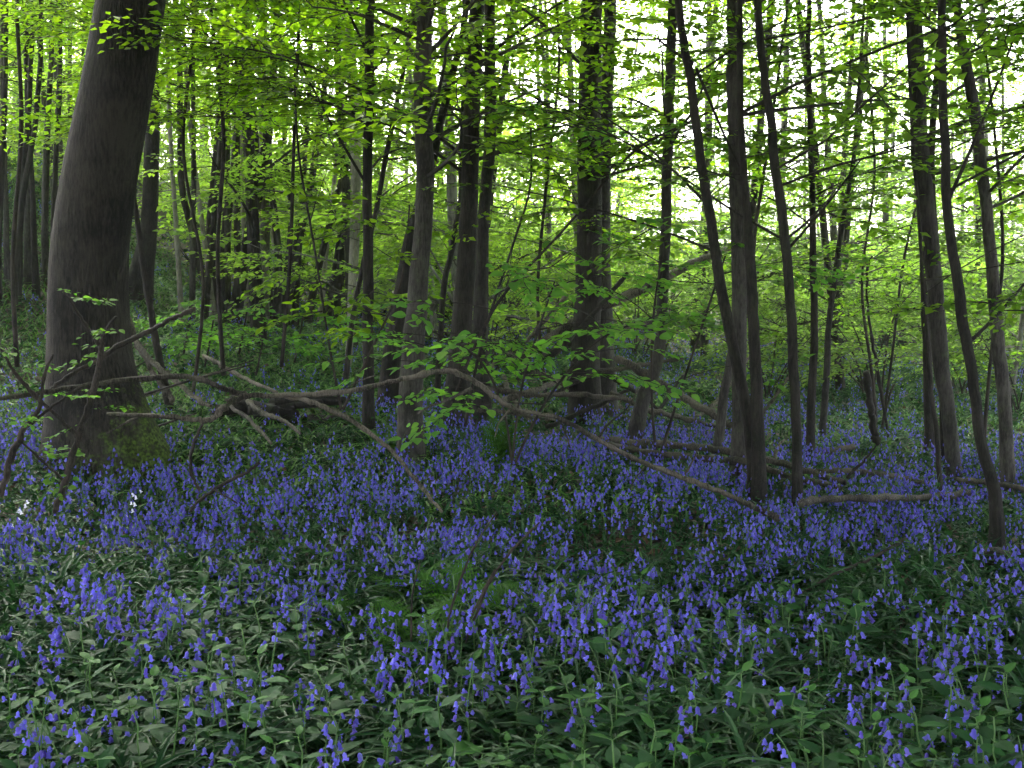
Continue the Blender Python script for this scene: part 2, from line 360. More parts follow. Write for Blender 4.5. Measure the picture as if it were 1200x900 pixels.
# ------------------------------------------------------------------ hand-placed trees
ORD0 = ['first', 'second', 'third', 'fourth', 'fifth', 'sixth', 'seventh', 'eighth']
LAND = []      # landmarks for describing the trees behind
def tree(label, base, path, mat, h_top=11., low=(1.6, 5.0), nb=8, blen=(1.0, 2.4), leafm=None, flare=1.25, canopy=9, short=None,
         seed=None, name="tree", az0=None, sprays=None, forks=(), dens=3.0, cat="tree", dd=0.0, group=None, butt=()):
    """path: (px, py, width_px) from the base up; the pixels give real points at the tree's own distance"""
    r = np.random.default_rng(seed if seed is not None else len(LAND) * 13 + 5)
    leafm = leafm or M_CAN; sprays = sprays or SPR
    b = G(*base); d = b[1]
    pts = []; rad = []
    for i, (px, py, w) in enumerate(path):
        dq = d + dd * max(0, (base[1] - py)) / 300.
        p = P(px, py, dq)
        if i == 0: p = np.array([b[0] + (px - base[0]) / F * d, d, gz(b[0], d) - .15])
        pts.append(p); rad.append(w / 2 * dq / F)
    top = pts[-1]; dr = norm(pts[-1] - pts[-2]); r0 = rad[-1]
    z = top[2]; k = 0
    while z < h_top - .3 and k < 8:
        dr = norm(dr * .8 + np.array([0, 0, .25]) + r.normal(0, .05, 3)); q = pts[-1] + dr * (h_top - top[2]) / 5
        pts.append(q); rad.append(max(r0 * (1 - .16 * (k + 1)), .012)); z = q[2]; k += 1
    pts = np.array(pts); rad = np.array(rad)
    n = max(24, len(pts) * 5); PP = resample(pts, n); RR = np.interp(np.linspace(0, 1, n), np.linspace(0, 1, len(rad)), rad)
    hh = PP[:, 2] - b[2]; RR = RR * (1 + (flare - 1) * np.exp(-np.clip(hh, 0, 9) / .22))
    root = thing(name, (b[0], b[1], b[2]), label, cat, group)
    mt = MB(); sides = 28 if rad[0] > .2 else (12 if rad[0] > .05 else 8)
    if rad[0] < .2:
        PP[2:, :2] += np.cumsum(r.normal(0, .004, (n - 2, 2)), 0)
    tube(mt, PP, RR, sides, .025 if rad[0] < .2 else .02, seed=r.uniform(0, 6))
    for bt in butt:
        q = resample([P(x, y, d - .05) for x, y, w in bt], 14); tube(mt, q, np.interp(np.linspace(0, 1, 14), np.linspace(0, 1, len(bt)), [w for x, y, w in bt]) / 2 * d / F, 14, .05, seed=2)
    mt.build("trunk", mat, root, True)
    lb = MB(); cr = MB(); used = []
    for (px0, py0, px1, py1, w, dz) in forks:        # the limbs the photo shows on this trunk
        a = P(px0, py0, d); c = P(px1, py1, d + dz); m = (a + c) / 2 + np.array([0, 0, -.03 * np.linalg.norm(c - a)])
        q = resample([a, m, c], 9); fm = MB(); tube(fm, q, np.linspace(w, w * .45, 9) / 2 * d / F, 6, .03, seed=px0); fm.build('limb', mat, root, True)
        k = 5; put_sprays(lb, cr, q[[4, 5, 6, 7, 8]], azel(r.uniform(0, 2 * PI, k), r.normal(0, .15, k)), r.uniform(.5, .9, k), sprays, r)
    for k in range(nb):
        h = r.uniform(low[0], low[1]); i = int(np.argmin(abs(PP[:, 2] - b[2] - h)))
        az = r.uniform(0, 2 * PI) if az0 is None else az0 + r.normal(0, .8)
        leafy_branch(lb, cr, PP[i], az, r.uniform(.15, .7), r.uniform(*blen), min(max(RR[i] * .3, .006), .02), r, sprays, dens)
    for k in range(canopy):
        h = r.uniform(max(low[1], 6.0), hh[-1] + .5) if hh[-1] > 6.2 else hh[-1]; i = int(np.argmin(abs(hh - h)))
        leafy_branch(lb, cr, PP[i], r.uniform(0, 2 * PI), r.uniform(.3, .9), r.uniform(1.5, 3.2), max(RR[i] * .4, .01), r, SPR_BIG, 2.2, (.7, 1.2))
    if lb.n: lb.build("twigs", mat, root)
    if cr.n: cr.build("crown", leafm, root)
    LAND.append((path[len(path) // 2][0], short or cat, d, b))
    return root

tree("massive leaning grey trunk with moss on the right side of its flared foot", (112, 528),
     [(118, 540, 140), (114, 500, 122), (107, 450, 104), (104, 400, 95), (105, 300, 88), (118, 200, 84), (138, 100, 80), (155, 0, 76), (168, -80, 72)],
     B_BIG, 14, (5.5, 7), 0, flare=1.12, canopy=16, short="the massive leaning trunk", name="leaning_beech_tree", seed=3, butt=[[(120, 380, 40), (134, 440, 50), (150, 490, 58), (168, 530, 62), (178, 550, 60)], [(100, 420, 40), (92, 480, 56), (84, 520, 62), (80, 545, 60)]])
tree("thin straight dark tree between the massive trunk and the paired stems, branch on its left", (431, 492),
     [(432, 495, 15), (429, 400, 13), (428, 300, 12), (427, 200, 11), (430, 100, 11), (432, 0, 10)], B_DARK, 9, (2.2, 5), 9,
     forks=[(428, 214, 345, 60, 4, -.3), (430, 60, 390, -30, 4, 0)], short="the thin straight dark tree", seed=21)
tree("grey tree with its foot alone in the bluebells, crossed by the arching branch", (482, 524),
     [(482, 528, 32), (483, 470, 28), (490, 380, 26), (494, 300, 22), (496, 200, 21), (494, 100, 20), (493, 0, 17)], B_GREY, 11, (2.0, 4.6), 8,
     forks=[(500, 65, 562, -6, 6, .2), (496, 70, 620, 40, 3, .3)], short="the grey tree standing alone in the bluebells", seed=22)
tree("dark slanting tree leaning right behind the lone grey tree", (456, 466),
     [(454, 470, 26), (458, 430, 22), (470, 345, 19), (484, 270, 14), (504, 205, 11), (520, 130, 9), (540, 60, 8), (552, 0, 7)], B_DARK, 9, (2.5, 5.5), 6,
     short="the dark slanting tree", seed=23)
tree("stout black trunk at the left of the central clump of stems", (536, 492),
     [(534, 496, 40), (536, 450, 30), (541, 380, 25), (546, 300, 22), (551, 200, 19), (557, 100, 18), (564, 0, 17)], B_DARK, 12, (2.4, 5), 6, short="the stout black trunk", seed=24)
tree("grey-brown trunk pressed against the right of the stout black trunk", (568, 490),
     [(567, 494, 24), (564, 440, 20), (563, 350, 17), (566, 250, 14), (571, 150, 14), (570, 0, 12)], B_GREY, 11, (2.6, 5), 5, short="the grey-brown trunk", seed=25)
tree("thin wavy dark stem winding up just left of the stout black trunk", (512, 470),
     [(512, 474, 7), (516, 400, 7), (522, 330, 7), (531, 290, 7), (540, 240, 6), (541, 190, 6), (544, 120, 6), (548, 60, 5)], B_DARK, 8, (2.4, 5), 5, short="the thin wavy stem", seed=26)
tree("tall dark trunk of a close pair in mid-wood, fallen poles at its foot", (686, 482),
     [(686, 486, 44), (687, 440, 36), (690, 350, 32), (692, 250, 29), (691, 150, 27), (693, 60, 25), (694, 0, 24)], B_DARK, 13, (2.6, 5.2), 8, short="the dark central pair", seed=27)
tree("lighter trunk of the close central pair, just right of the dark one", (708, 478),
     [(710, 482, 30), (708, 400, 26), (705, 300, 21), (708, 200, 18), (712, 100, 16), (714, 0, 14)], B_GREY, 12, (2.6, 5.2), 6, short="the dark central pair", seed=28)
tree("slender tree with a curved dark foot, just right of the central pair", (742, 508),
     [(740, 511, 22), (752, 475, 17), (765, 440, 15), (773, 390, 13), (776, 300, 13), (779, 200, 12), (782, 100, 12), (784, 0, 11)], B_GREY, 10, (2.2, 3.4), 5, short="the tree with the curved foot", seed=29)
tree("slender black tree curving down to the right into the paired stems", (884, 572),
     [(886, 576, 18), (880, 510, 15), (868, 440, 14), (852, 360, 13), (840, 290, 12), (828, 190, 11), (817, 90, 10), (803, 0, 9)], B_DARK, 9, (1.6, 4), 8,
     leafm=M_CANR, forks=[(816, 80, 876, 215, 4, .1), (812, 74, 770, 45, 5, .2)], short="the curving black tree", seed=30)
tree("straight grey trunk standing behind the curving black tree", (868, 545),
     [(868, 548, 22), (869, 480, 18), (870, 380, 18), (871, 280, 18), (868, 180, 17), (866, 90, 16), (864, 0, 15)], B_GREY, 12, (2, 4.4), 7, leafm=M_CANR, short="the straight grey trunk", seed=31)
tree("dark stem rising beside the curving black tree from the same foot", (892, 578),
     [(890, 582, 20), (889, 500, 15), (885, 400, 14), (880, 320, 12), (874, 230, 9), (870, 160, 8)], B_DARK, 7, (2, 4), 3, leafm=M_CANR, short="the curving black tree", seed=32)
tree("slim dark sapling tree leaning left with its foot behind the fallen branch end", (935, 580),
     [(936, 584, 14), (933, 500, 12), (929, 400, 12), (921, 300, 12), (906, 190, 11), (895, 100, 10), (884, 0, 9)], B_DARK, 8, (1.8, 4), 8, leafm=M_CANR,
     forks=[(925, 290, 1010, 185, 4, .2)], short="the slim leaning sapling", seed=33)
tree("thin dark tree standing in mid-distance between the slim sapling and the broken snag", (950, 530),
     [(950, 533, 12), (953, 450, 10), (955, 370, 9), (954, 280, 8), (950, 180, 7), (948, 60, 6)], B_DARK, 8, (2, 4.5), 5, leafm=M_CANR, short="the thin dark tree", seed=34)
tree("wispy grey stem slanting right beside the thin dark tree", (962, 500),
     [(962, 503, 9), (970, 430, 8), (976, 350, 7), (985, 260, 6), (1000, 180, 5)], B_GREY, 6, (2, 4.5), 4, leafm=M_CANR, short="the thin dark tree", seed=35)
tree("broad pale-lit trunk of the right-hand clump with dark neighbours", (1122, 548),
     [(1124, 552, 17), (1112, 480, 16), (1103, 420, 18), (1096, 340, 18), (1088, 240, 18), (1080, 120, 17), (1074, 0, 16)], B_GREY, 12, (2.2, 4.6), 8, leafm=M_CANR, short="the broad right-hand clump", seed=36)
tree("dark upright stem at the left edge of the right-hand clump", (1092, 520),
     [(1092, 524, 13), (1088, 450, 11), (1084, 380, 10), (1082, 300, 10), (1078, 200, 8), (1070, 90, 7)], B_DARK, 8, (2.2, 5), 5, leafm=M_CANR, short="the broad right-hand clump", seed=37)
tree("second dark stem in the middle of the right-hand clump", (1104, 530),
     [(1108, 534, 10), (1107, 460, 9), (1106, 380, 8), (1098, 280, 10), (1096, 160, 8)], B_DARK, 8, (2.2, 5), 4, leafm=M_CANR, short="the broad right-hand clump", seed=38)
tree("nearest right-hand sapling, black and bowed, with a mossy stump foot", (1170, 625),
     [(1172, 629, 18), (1166, 585, 14), (1150, 520, 13), (1136, 440, 13), (1122, 360, 13), (1108, 270, 11), (1103, 200, 11), (1099, 110, 10), (1096, 0, 9)], B_DARK, 8, (1.9, 3.6), 6,
     leafm=M_CANR, forks=[(1107, 245, 1190, 40, 5, .3), (1132, 405, 1215, 315, 5, .2)], short="the bowed black sapling", seed=39, flare=1.5)
tree("grey tree at the right edge with a flaking trunk and leaning top", (1184, 558),
     [(1185, 562, 19), (1180, 500, 15), (1172, 420, 15), (1163, 330, 14), (1155, 240, 13), (1146, 150, 13), (1133, 50, 11), (1126, 0, 10)], B_GREY, 10, (2, 4.4), 7, leafm=M_CANR, short="the grey tree at the right edge", seed=40)
tree("thin dark stem dangling low in front of the right-hand clump", (1106, 572),
     [(1106, 576, 6), (1098, 520, 6), (1090, 460, 6), (1084, 400, 5), (1078, 320, 4), (1073, 240, 4)], B_DARK, 4.2, (1.4, 3), 3, leafm=M_CANR, short="the broad right-hand clump", canopy=0, seed=41)
tree("curved dark tree with pale moss just right of the massive trunk", (172, 345),
     [(158, 352, 36), (166, 320, 28), (174, 270, 19), (177, 200, 17), (179, 140, 16), (178, 60, 14)], B_DARK, 11, (3, 6), 8, short="the curved dark tree", seed=42)
tree("pale smooth trunk glowing among the dark coppice stems", (306, 372),
     [(304, 376, 22), (307, 320, 17), (310, 260, 15), (311, 190, 13), (309, 90, 12)], B_PALE, 12, (4, 7), 6, short="the pale smooth trunk", seed=43)
tree("slender dead stem leaning beside the massive trunk's mossy side", (203, 468),
     [(203, 468, 9), (186, 425, 9), (176, 370, 8), (168, 320, 8), (158, 260, 6), (150, 215, 4)], B_DARK, 2.4, (1, 2), 0, canopy=0, short="the slender dead stem", seed=44, name="dead_sapling")
tree("leaning grey stem thrusting up left out of the log pile", (838, 520),
     [(838, 524, 12), (848, 470, 11), (858, 420, 10), (868, 380, 8), (876, 340, 6)], B_GREY, 4, (2, 3), 2, canopy=0, leafm=M_CANR, short="the leaning grey stem", seed=45)
for (bx, by, pth, lab, sd) in [
    (258, 368, [(258, 372, 10), (238, 320, 9), (226, 270, 8), (214, 220, 8), (212, 150, 7)], "dark coppice stem fanning furthest left from its stool", 50),
    (262, 370, [(262, 374, 13), (250, 320, 12), (247, 270, 11), (252, 200, 10), (258, 120, 9)], "upright dark coppice stem, second from the left of its stool", 51),
    (272, 370, [(272, 374, 15), (282, 330, 15), (294, 270, 14), (308, 200, 12), (318, 120, 10)], "thick coppice stem leaning right across the pale trunk", 52),
    (266, 366, [(266, 370, 12), (262, 320, 10), (266, 260, 10), (276, 190, 9), (280, 100, 8)], "straight middle stem of the coppice stool", 53),
    (322, 376, [(322, 380, 11), (326, 320, 9), (322, 260, 8), (316, 200, 7), (312, 110, 6)], "thin grey coppice stem right of the pale trunk", 54),
    (330, 374, [(330, 378, 14), (342, 320, 11), (356, 255, 9), (366, 200, 8), (378, 120, 7)], "grey coppice stem slanting right, right of the pale trunk", 55),
    (334, 372, [(334, 376, 8), (336, 320, 7), (340, 250, 6), (333, 180, 6), (330, 90, 5)], "hair-thin coppice stem beside the slanting one", 56),
    (411, 420, [(406, 450, 6), (412, 360, 10), (416, 250, 12), (414, 130, 12), (408, 20, 10)], "pale grey pole just behind the thin straight dark tree", 57),
    (402, 450, [(401, 454, 7), (412, 385, 6), (424, 320, 6), (442, 240, 6), (474, 80, 5)], "thin stem slanting right past the thin straight dark tree", 58)]:
    tree(lab, (bx, by), pth, B_DARK if sd < 54 or sd == 58 else B_PALE if sd == 57 else B_GREY, 10, (3, 6.5), 4, canopy=5, short="the coppice stool", seed=sd, name="coppice_tree" if sd < 57 else "tree", flare=1.3)

for k in range(9):
    bx = [-20, -4, 8, 20, 31, 42, 52, 14, 62][k]; by = [330, 345, 325, 340, 322, 335, 318, 352, 330][k]; t0 = [-8, 10, -5, 12, 4, -10, 8, 30, 6][k]
    tree(["furthest left stem of the bank thicket, half out of view", "stem at the left edge of the bank thicket", "crooked stem in the left half of the bank thicket", "upright dark stem in the bank thicket", "grey stem amid the bank thicket", "dark stem in the bank thicket tilting left", "stem of the bank thicket nearest the massive trunk but one", "low slanting stem crossing the bank thicket", "bank thicket stem half hidden by the massive trunk"][k],
         (bx, by), [(bx, by, 10 - k % 4), (bx + t0 * .4, by - 110, 8 - k % 3), (bx + t0, by - 220, 6), (bx + t0 * 1.2, by - 330, 5)], B_DARK if k % 2 else B_GREY, 8, (3.4, 6), 5, canopy=2, short="the bank thicket", seed=140 + k, leafm=M_CANR)

cop = np.random.default_rng(33)
for k in range(16):
    bx = 212 + k * 13 + cop.normal(0, 3); by = 372 + cop.uniform(-6, 6); ln = cop.normal((bx - 290) * .35, 22)
    tree(f"{['pale', 'grey', 'dark'][k % 3]} thin coppice stem on the bank, {ORD0[k // 2]} {'pair' if False else 'cluster'} from the massive trunk, its {'left' if k % 2 == 0 else 'right'} stem", (bx, by),
         [(bx, by, 7 + k % 4), (bx + ln * .35, by - 75, 6 + k % 3), (bx + ln * .7, by - 150, 5 + k % 3), (bx + ln * 1.1, by - 260, 5), (bx + ln * 1.3, by - 370, 4)], [B_PALE, B_GREY, B_DARK][k % 3], 9, (4, 7), 3, canopy=3, short="the coppice stool", seed=240 + k, name="coppice_tree", leafm=M_FARL, group="thin coppice stems on the green bank")

# ------------------------------------------------------------------ trees further back: a few kinds, copied
def far_tree(kind, H, nst, seed, low=2.0, matb=B_FAR, leafm=M_CAN, nbr=34, spread=.5, rad=.09, thin=1.0, big=False):
    r = np.random.default_rng(seed)
    root = thing(kind, (0, 0, 0), "", "tree"); mt = MB(); lb = MB(); cr = MB()
    for s in range(nst):
        az = r.uniform(0, 2 * PI); ln = r.uniform(.05, spread) if nst > 1 else r.uniform(0, .06)
        n = 16; t = np.linspace(0, 1, n); bx = (.18 * math.cos(az), .18 * math.sin(az)) if nst > 1 else (0, 0)
        x = bx[0] + math.cos(az) * ln * H * (t ** .8) * .6 + np.cumsum(r.normal(0, .012 * H / 10, n)); y = bx[1] + math.sin(az) * ln * H * (t ** .8) * .6 + np.cumsum(r.normal(0, .012 * H / 10, n))
        Hh = H * r.uniform(.8, 1); pts = np.stack([x, y, -.15 + (Hh + .15) * t], -1); rr = rad * r.uniform(.8, 1.1) * (1 - .85 * t ** 1.2) + .006
        rr = rr * (1 + .3 * np.exp(-t * n / 1.2)); tube(mt, pts, rr, 8, .03, seed=s)
        for k in range(int(nbr / nst) + 1):
            f = low / H + (1 - low / H) * r.random() ** thin; i = min(int(f * n), n - 1)
            leafy_branch(lb, cr, pts[i], r.uniform(0, 2 * PI), r.uniform(.1, .8), r.uniform(.9, 2.4) * (1.2 - .5 * f) * (1.7 if big else 1), max(rr[i] * .3, .006), r, SPR_BIG if big else SPR_LO, 3.4, (.6, 1.15))
    mt.build("trunk", matb, root, True); lb.build("branches", matb, root); cr.build("crown", leafm, root)
    return root
def shrub(H, nst, seed, leafm=M_CANR, dens=4.2, kind="hazel_shrub"):
    r = np.random.default_rng(seed); root = thing(kind, (0, 0, 0), "", "shrub"); lb = MB(); cr = MB()
    for s in range(nst):
        leafy_branch(lb, cr, np.array([r.normal(0, .06), r.normal(0, .06), -.05]), r.uniform(0, 2 * PI), r.uniform(1.0, 1.5), H * r.uniform(.7, 1.1), .012, r, SPR_LO, dens, (.5, .95))
    lb.build("stems", B_TWIG, root); cr.build("foliage", leafm, root)
    return root
POLES = [far_tree("pole_tree", 13, 1, 500 + k, 1.2 + k * .3, [B_FAR, B_GREY, B_DARK][k % 3], M_FARL, 33, rad=.052 + .016 * (k % 3), thin=1.5) for k in range(4)]
POLES_R = [far_tree("pole_tree", 12, 1, 520 + k, 1.1 + k * .3, [B_FAR, B_DARK, B_GREY][k % 3], M_FARR, 21, rad=.05 + .016 * (k % 3), thin=1.5) for k in range(3)]
COPP = [far_tree("coppice_tree", 9, 6, 540 + k, 2.2, [B_GREY, B_FAR][k % 2], M_FARL, 40, .38, .05, 1.7) for k in range(2)]
SHADE = [far_tree('shade_tree', 13, 1, 590 + k, 5.5, B_GREY, M_CAN, 60, rad=.12, big=True) for k in range(2)]  # out-of-view trees with high broad crowns, added to shade the foreground
SHR = [shrub(2.6, 6, 560 + k, M_FARR) for k in range(3)]
SHL = [shrub(2.8, 6, 570 + k, M_FARL) for k in range(2)]
placed = [(b[3][0], b[3][1]) for b in LAND]
used_proto = set()
ORD = ["nearest", "second", "third", "fourth", "fifth", "sixth", "seventh", "eighth", "ninth", "tenth", "eleventh", "twelfth"]
counts = {}
def describe(x, y, what, cat, base_group):
    px, _ = pix(x, y, 1.5)
    if px < 25 or px > 1215 or y < 2.5:
        return None
    l = min(LAND, key=lambda q: abs(q[0] - px) + (0 if q[2] < y else 300))
    side = "left of" if px < l[0] - 14 else "right of" if px > l[0] + 14 else "straight behind"
    key = (what, side, l[1]); counts[key] = counts.get(key, 0) + 1; k = counts[key] - 1
    word = ORD[k] if k < len(ORD) else "one more far"
    return f"{word} {what} back {side} {l[1]}" if side != "straight behind" else f"{word} {what} {side} {l[1]}"
def place(proto, x, y, sc, what, cat, group, r, tilt=.05):
    lab = describe(x, y, what, cat, group) or (f"{what} in the wood behind, past the {'left' if x < 0 else 'right'} edge")
    loc = (x, y, gz(x, y)); rz = r.uniform(0, 2 * PI); tl = (r.normal(0, tilt), r.normal(0, tilt))
    if proto.name not in used_proto:
        used_proto.add(proto.name); o = proto; o.location = loc; o.rotation_euler = (tl[0], tl[1], rz); o.scale = (sc,) * 3
    else: o = copy_tree(proto, loc, rz, sc, tl)
    tag(o, lab, cat, group); return o
r = np.random.default_rng(77)
cand = []
for _ in range(9000):
    d = 15.5 + 28 * r.random() ** .9; x = r.uniform(-.56, .56) * d * 1.05
    cand.append((x, d))
sel = []
for (x, y) in cand:
    if len(sel) >= 118: break
    px, _ = pix(x, y, 3)
    if y < 36 and abs(px - 762) < 24 + 700 / y: continue
    mind = 1.1 + y * .035
    if px < 300 and y < 18 and x > -9: continue
    if px < 470 and y > 17 and r.random() < .78: continue
    if px > 560 and px < 880 and r.random() < .25: continue
    if all((x - a) ** 2 + (y - b) ** 2 > mind ** 2 for a, b in sel) and all((x - a) ** 2 + (y - b) ** 2 > 1.3 for a, b in placed): sel.append((x, y))
sel.sort(key=lambda q: q[1])
for i, (x, y) in enumerate(sel):
    px, _ = pix(x, y, 3)
    if px < 420 and r.random() < .35: place(COPP[i % 2], x, y, r.uniform(.8, 1.15), "many-stemmed coppice tree", "tree", "trees standing further back in the wood", r, .03)
    elif px > 800: place(POLES_R[i % 3], x, y, r.uniform(.75, 1.25), ["slim grey pole tree", "dark slender tree", "pale straight tree"][[0, 1, 2][i % 3]], "tree", "trees standing further back in the wood", r, .06)
    else: place(POLES[i % 4], x, y, r.uniform(.8, 1.3), ["slim grey pole tree", "pale straight tree", "dark slender tree", "slim grey pole tree"][i % 4], "tree", "trees standing further back in the wood", r, .05)
ss = []
for _ in range(6000):
    if len(ss) >= 105: break
    d = 12.5 + 36 * r.random() ** .9; x = r.uniform(-.56, .56) * d
    px, _ = pix(x, d, 1.5)
    if px < 560 and d < 19: continue
    if px < 800 and d < 15: continue
    if all((x - a) ** 2 + (d - b) ** 2 > (1.0 + d * .03) ** 2 for a, b in ss): ss.append((x, d))
n0 = len(ss)
for k in range(44):
    d = r.uniform(26, 44); x = (-.52 + 1.04 * (k + .5) / 44) * d; ss.append((x, d))
for k in range(12):
    d = r.uniform(22, 40); x = r.uniform(-.2, .09) * d; ss.append((x, d))
back = set(ss[n0:])
ss.sort(key=lambda q: q[1])
for i, (x, y) in enumerate(ss):
    px, _ = pix(x, y, 1.5)
    place((SHR if px > 650 else SHL)[i % (3 if px > 650 else 2)], x, y, (r.uniform(1.5, 2.1) if px < 720 else r.uniform(1.2, 1.6)) if (x, y) in back else r.uniform(.7, 1.25), "leafy green shrub", "shrub", "shrubs under the far trees", r, .05)

shade_at = [(sx * (.62 * y + 1.9 + q), y) for y in (2.5, 4.5, 6.8, 9.2, 11.8) for sx in (-1, 1) for q in (0, 2.6)] + [(x, y) for y in (-.9, -3.6, -7) for x in (-7, -4.2, -1.5, 1.5, 4.2, 7)]
for k, (x, y) in enumerate(shade_at):        # the wood goes on past the frame: unseen trees added to shade the front
    x += r.normal(0, .35); y += r.normal(0, .35)
    place(SHADE[k % 2], x, y, r.uniform(.95, 1.2), "unseen shade tree", "tree", "unseen trees added beside and behind the camera for shade", r, .04)

# ------------------------------------------------------------------ leafy saplings and hanging boughs in front
def sapling(label, base, stems, leafm, sprays, dens=3.5, sc=(.5, .9), seed=1, name="leafy_sapling", blen=(.5, 1.1), nb=8, tpart=.25, flat=.2, d=None):
    """stems: pixel polylines from the foot up, with widths; leaf sprays grow from the upper part"""
    r = np.random.default_rng(seed); b = G(*base); d = d or b[1]
    root = thing(name, b, label, "sapling"); cr = MB(); tw = MB()
    for st in stems:
        pts = [P(x, y, d + dz) for x, y, w, dz in st]; rad = [w / 2 * d / F for x, y, w, dz in st]
        n = 5 * len(pts); PP = resample(pts, n); RR = np.interp(np.linspace(0, 1, n), np.linspace(0, 1, len(rad)), rad)
        m = MB(); tube(m, PP, RR, 6, .03, seed=st[0][0]); m.build("stem", B_TWIG, root, True)
        for k in range(nb):
            i = int(r.uniform(tpart, 1) * (n - 1))
            leafy_branch(tw, cr, PP[i], r.uniform(0, 2 * PI), r.normal(flat, .15), r.uniform(*blen), .005, r, sprays, dens, sc)
    if tw.n: tw.build("twigs", B_TWIG, root)
    if cr.n: cr.build("foliage", leafm, root)
    return root
sapling("bright green leafy sapling spreading over the arching branch in the centre", (560, 540),
        [[(545, 500, 4, 0), (565, 400, 4, 0), (600, 290, 3, 0), (621, 220, 3, .1), (622, 150, 2, .1)],
         [(530, 470, 4, 0), (580, 360, 4, .1), (660, 270, 3, .2), (740, 180, 3, .3), (792, 150, 2, .4)]], M_SAP, SPR_HI, 2.6, (.45, .8), 61, d=7.6, nb=7, tpart=.12, blen=(.4, .8))
sapling("low leafy sapling with broad shelves of leaves before the central pair", (600, 545),
        [[(600, 545, 3, 0), (590, 480, 3, 0), (560, 420, 3, -.1), (500, 385, 2, -.2)],
         [(602, 545, 4, 0), (640, 470, 3, 0), (700, 400, 3, 0), (770, 370, 2, .1)],
         [(600, 545, 3, 0), (610, 460, 3, .1), (630, 390, 3, .1), (650, 330, 2, .2)]], M_SAP, SPR_HI, 2.6, (.4, .75), 62, d=7.2, nb=8, tpart=.35, blen=(.3, .75))
sapling("leafy sapling standing before the tree with the curved foot", (770, 545),
        [[(770, 545, 4, 0), (764, 470, 3, 0), (765, 380, 3, 0), (775, 300, 2, .1)],
         [(770, 545, 4, 0), (800, 450, 3, 0), (830, 360, 3, 0), (850, 300, 2, .1)]], M_SAP, SPR_HI, 2.8, (.45, .8), 63, d=8.6, nb=8, tpart=.35, blen=(.4, 1.0))
sapling("leafy sapling spreading round the thin straight dark tree", (400, 480),
        [[(400, 480, 4, 0), (385, 400, 3, 0), (370, 300, 3, 0), (350, 180, 3, .1), (345, 80, 2, .1)],
         [(402, 480, 4, 0), (440, 400, 3, 0), (470, 330, 3, 0), (480, 240, 2, .1)]], M_CAN, SPR_HI, 2.8, (.5, .9), 64, d=9.4, nb=7, tpart=.3, blen=(.4, 1.1))
for k, (bx, by, dd, sts, lab) in enumerate([
    (250, 440, 10.8, [[(262, 440, 6, 0), (255, 300, 5, 0), (262, 160, 5, 0), (250, 40, 4, 0), (240, -60, 4, 0)]], "tall bright sapling right of the massive trunk, first in from it"),
    (330, 430, 11.2, [[(330, 430, 5, 0), (340, 300, 5, 0), (345, 150, 4, 0), (350, 40, 4, 0), (352, -60, 4, 0)]], "tall bright sapling before the pale smooth trunk"),
    (215, 470, 11.4, [[(225, 470, 5, 0), (238, 330, 4, 0), (215, 180, 4, 0), (225, 60, 4, 0), (235, -50, 3, 0)]], "tall sapling leafing out close to the massive trunk's right side"),
    (20, 430, 11.5, [[(20, 430, 6, 0), (15, 300, 5, 0), (25, 150, 5, 0), (20, 0, 4, 0), (30, -60, 4, 0)]], "dim leafy sapling left of the massive trunk")]):
    sapling(lab, (bx, by), sts, M_CAN, SPR, 3.2, (.55, 1.0), 70 + k, d=dd, nb=30, tpart=.56, blen=(.7, 1.6), flat=.15)
sapling("leafy sapling reaching in from the right behind the bowed black sapling", (1150, 560),
        [[(1150, 560, 5, 0), (1160, 430, 4, 0), (1175, 300, 4, 0), (1165, 150, 3, 0), (1150, 20, 3, 0)]], M_CANR, SPR, 3.2, (.5, .9), 80, d=9.2, nb=15, tpart=.35, blen=(.6, 1.4))
sapling("thin leafy sapling between the slim leaning sapling and the right-hand clump", (1010, 520),
        [[(1030, 530, 4, 0), (1022, 440, 4, 0), (1010, 330, 3, 0), (1025, 200, 3, 0), (1015, 60, 3, 0)],
         [(1030, 530, 4, 0), (1045, 420, 3, 0), (1060, 300, 3, 0), (1090, 180, 2, 0)]], M_CANR, SPR, 3.2, (.5, .9), 81, d=11.5, nb=13, tpart=.3, blen=(.6, 1.4))
sapling("leafy sapling with flat boughs left of the central pair", (640, 470),
        [[(640, 470, 5, 0), (630, 350, 4, 0), (640, 220, 4, 0), (655, 80, 3, 0), (650, -20, 3, 0)]], M_CAN, SPR, 3.0, (.5, .9), 82, d=11.8, nb=13, tpart=.3, blen=(.6, 1.4))
for k, (bx, by) in enumerate([(240, 430), (300, 440), (345, 425), (280, 415), (215, 415)]):
    b = G(bx, by); d = b[1]
    sapling(["low pale green shoot of leaves behind the mossy trunk side", "low leafy shoot over the blue haze behind the logs", "low leafy shoot left of the thin straight dark tree", "low leafy shoot before the coppice stool", "low leafy shoot by the dead stem"][k],
            (bx, by), [[(bx, by, 3, 0), (bx + 6, by - 30, 2, 0), (bx + 10, by - 55, 2, 0)]], M_SAP, SPR_HI, 3, (.5, .8), 90 + k, nb=6, tpart=.3, blen=(.3, .7), name="leafy_shoot")

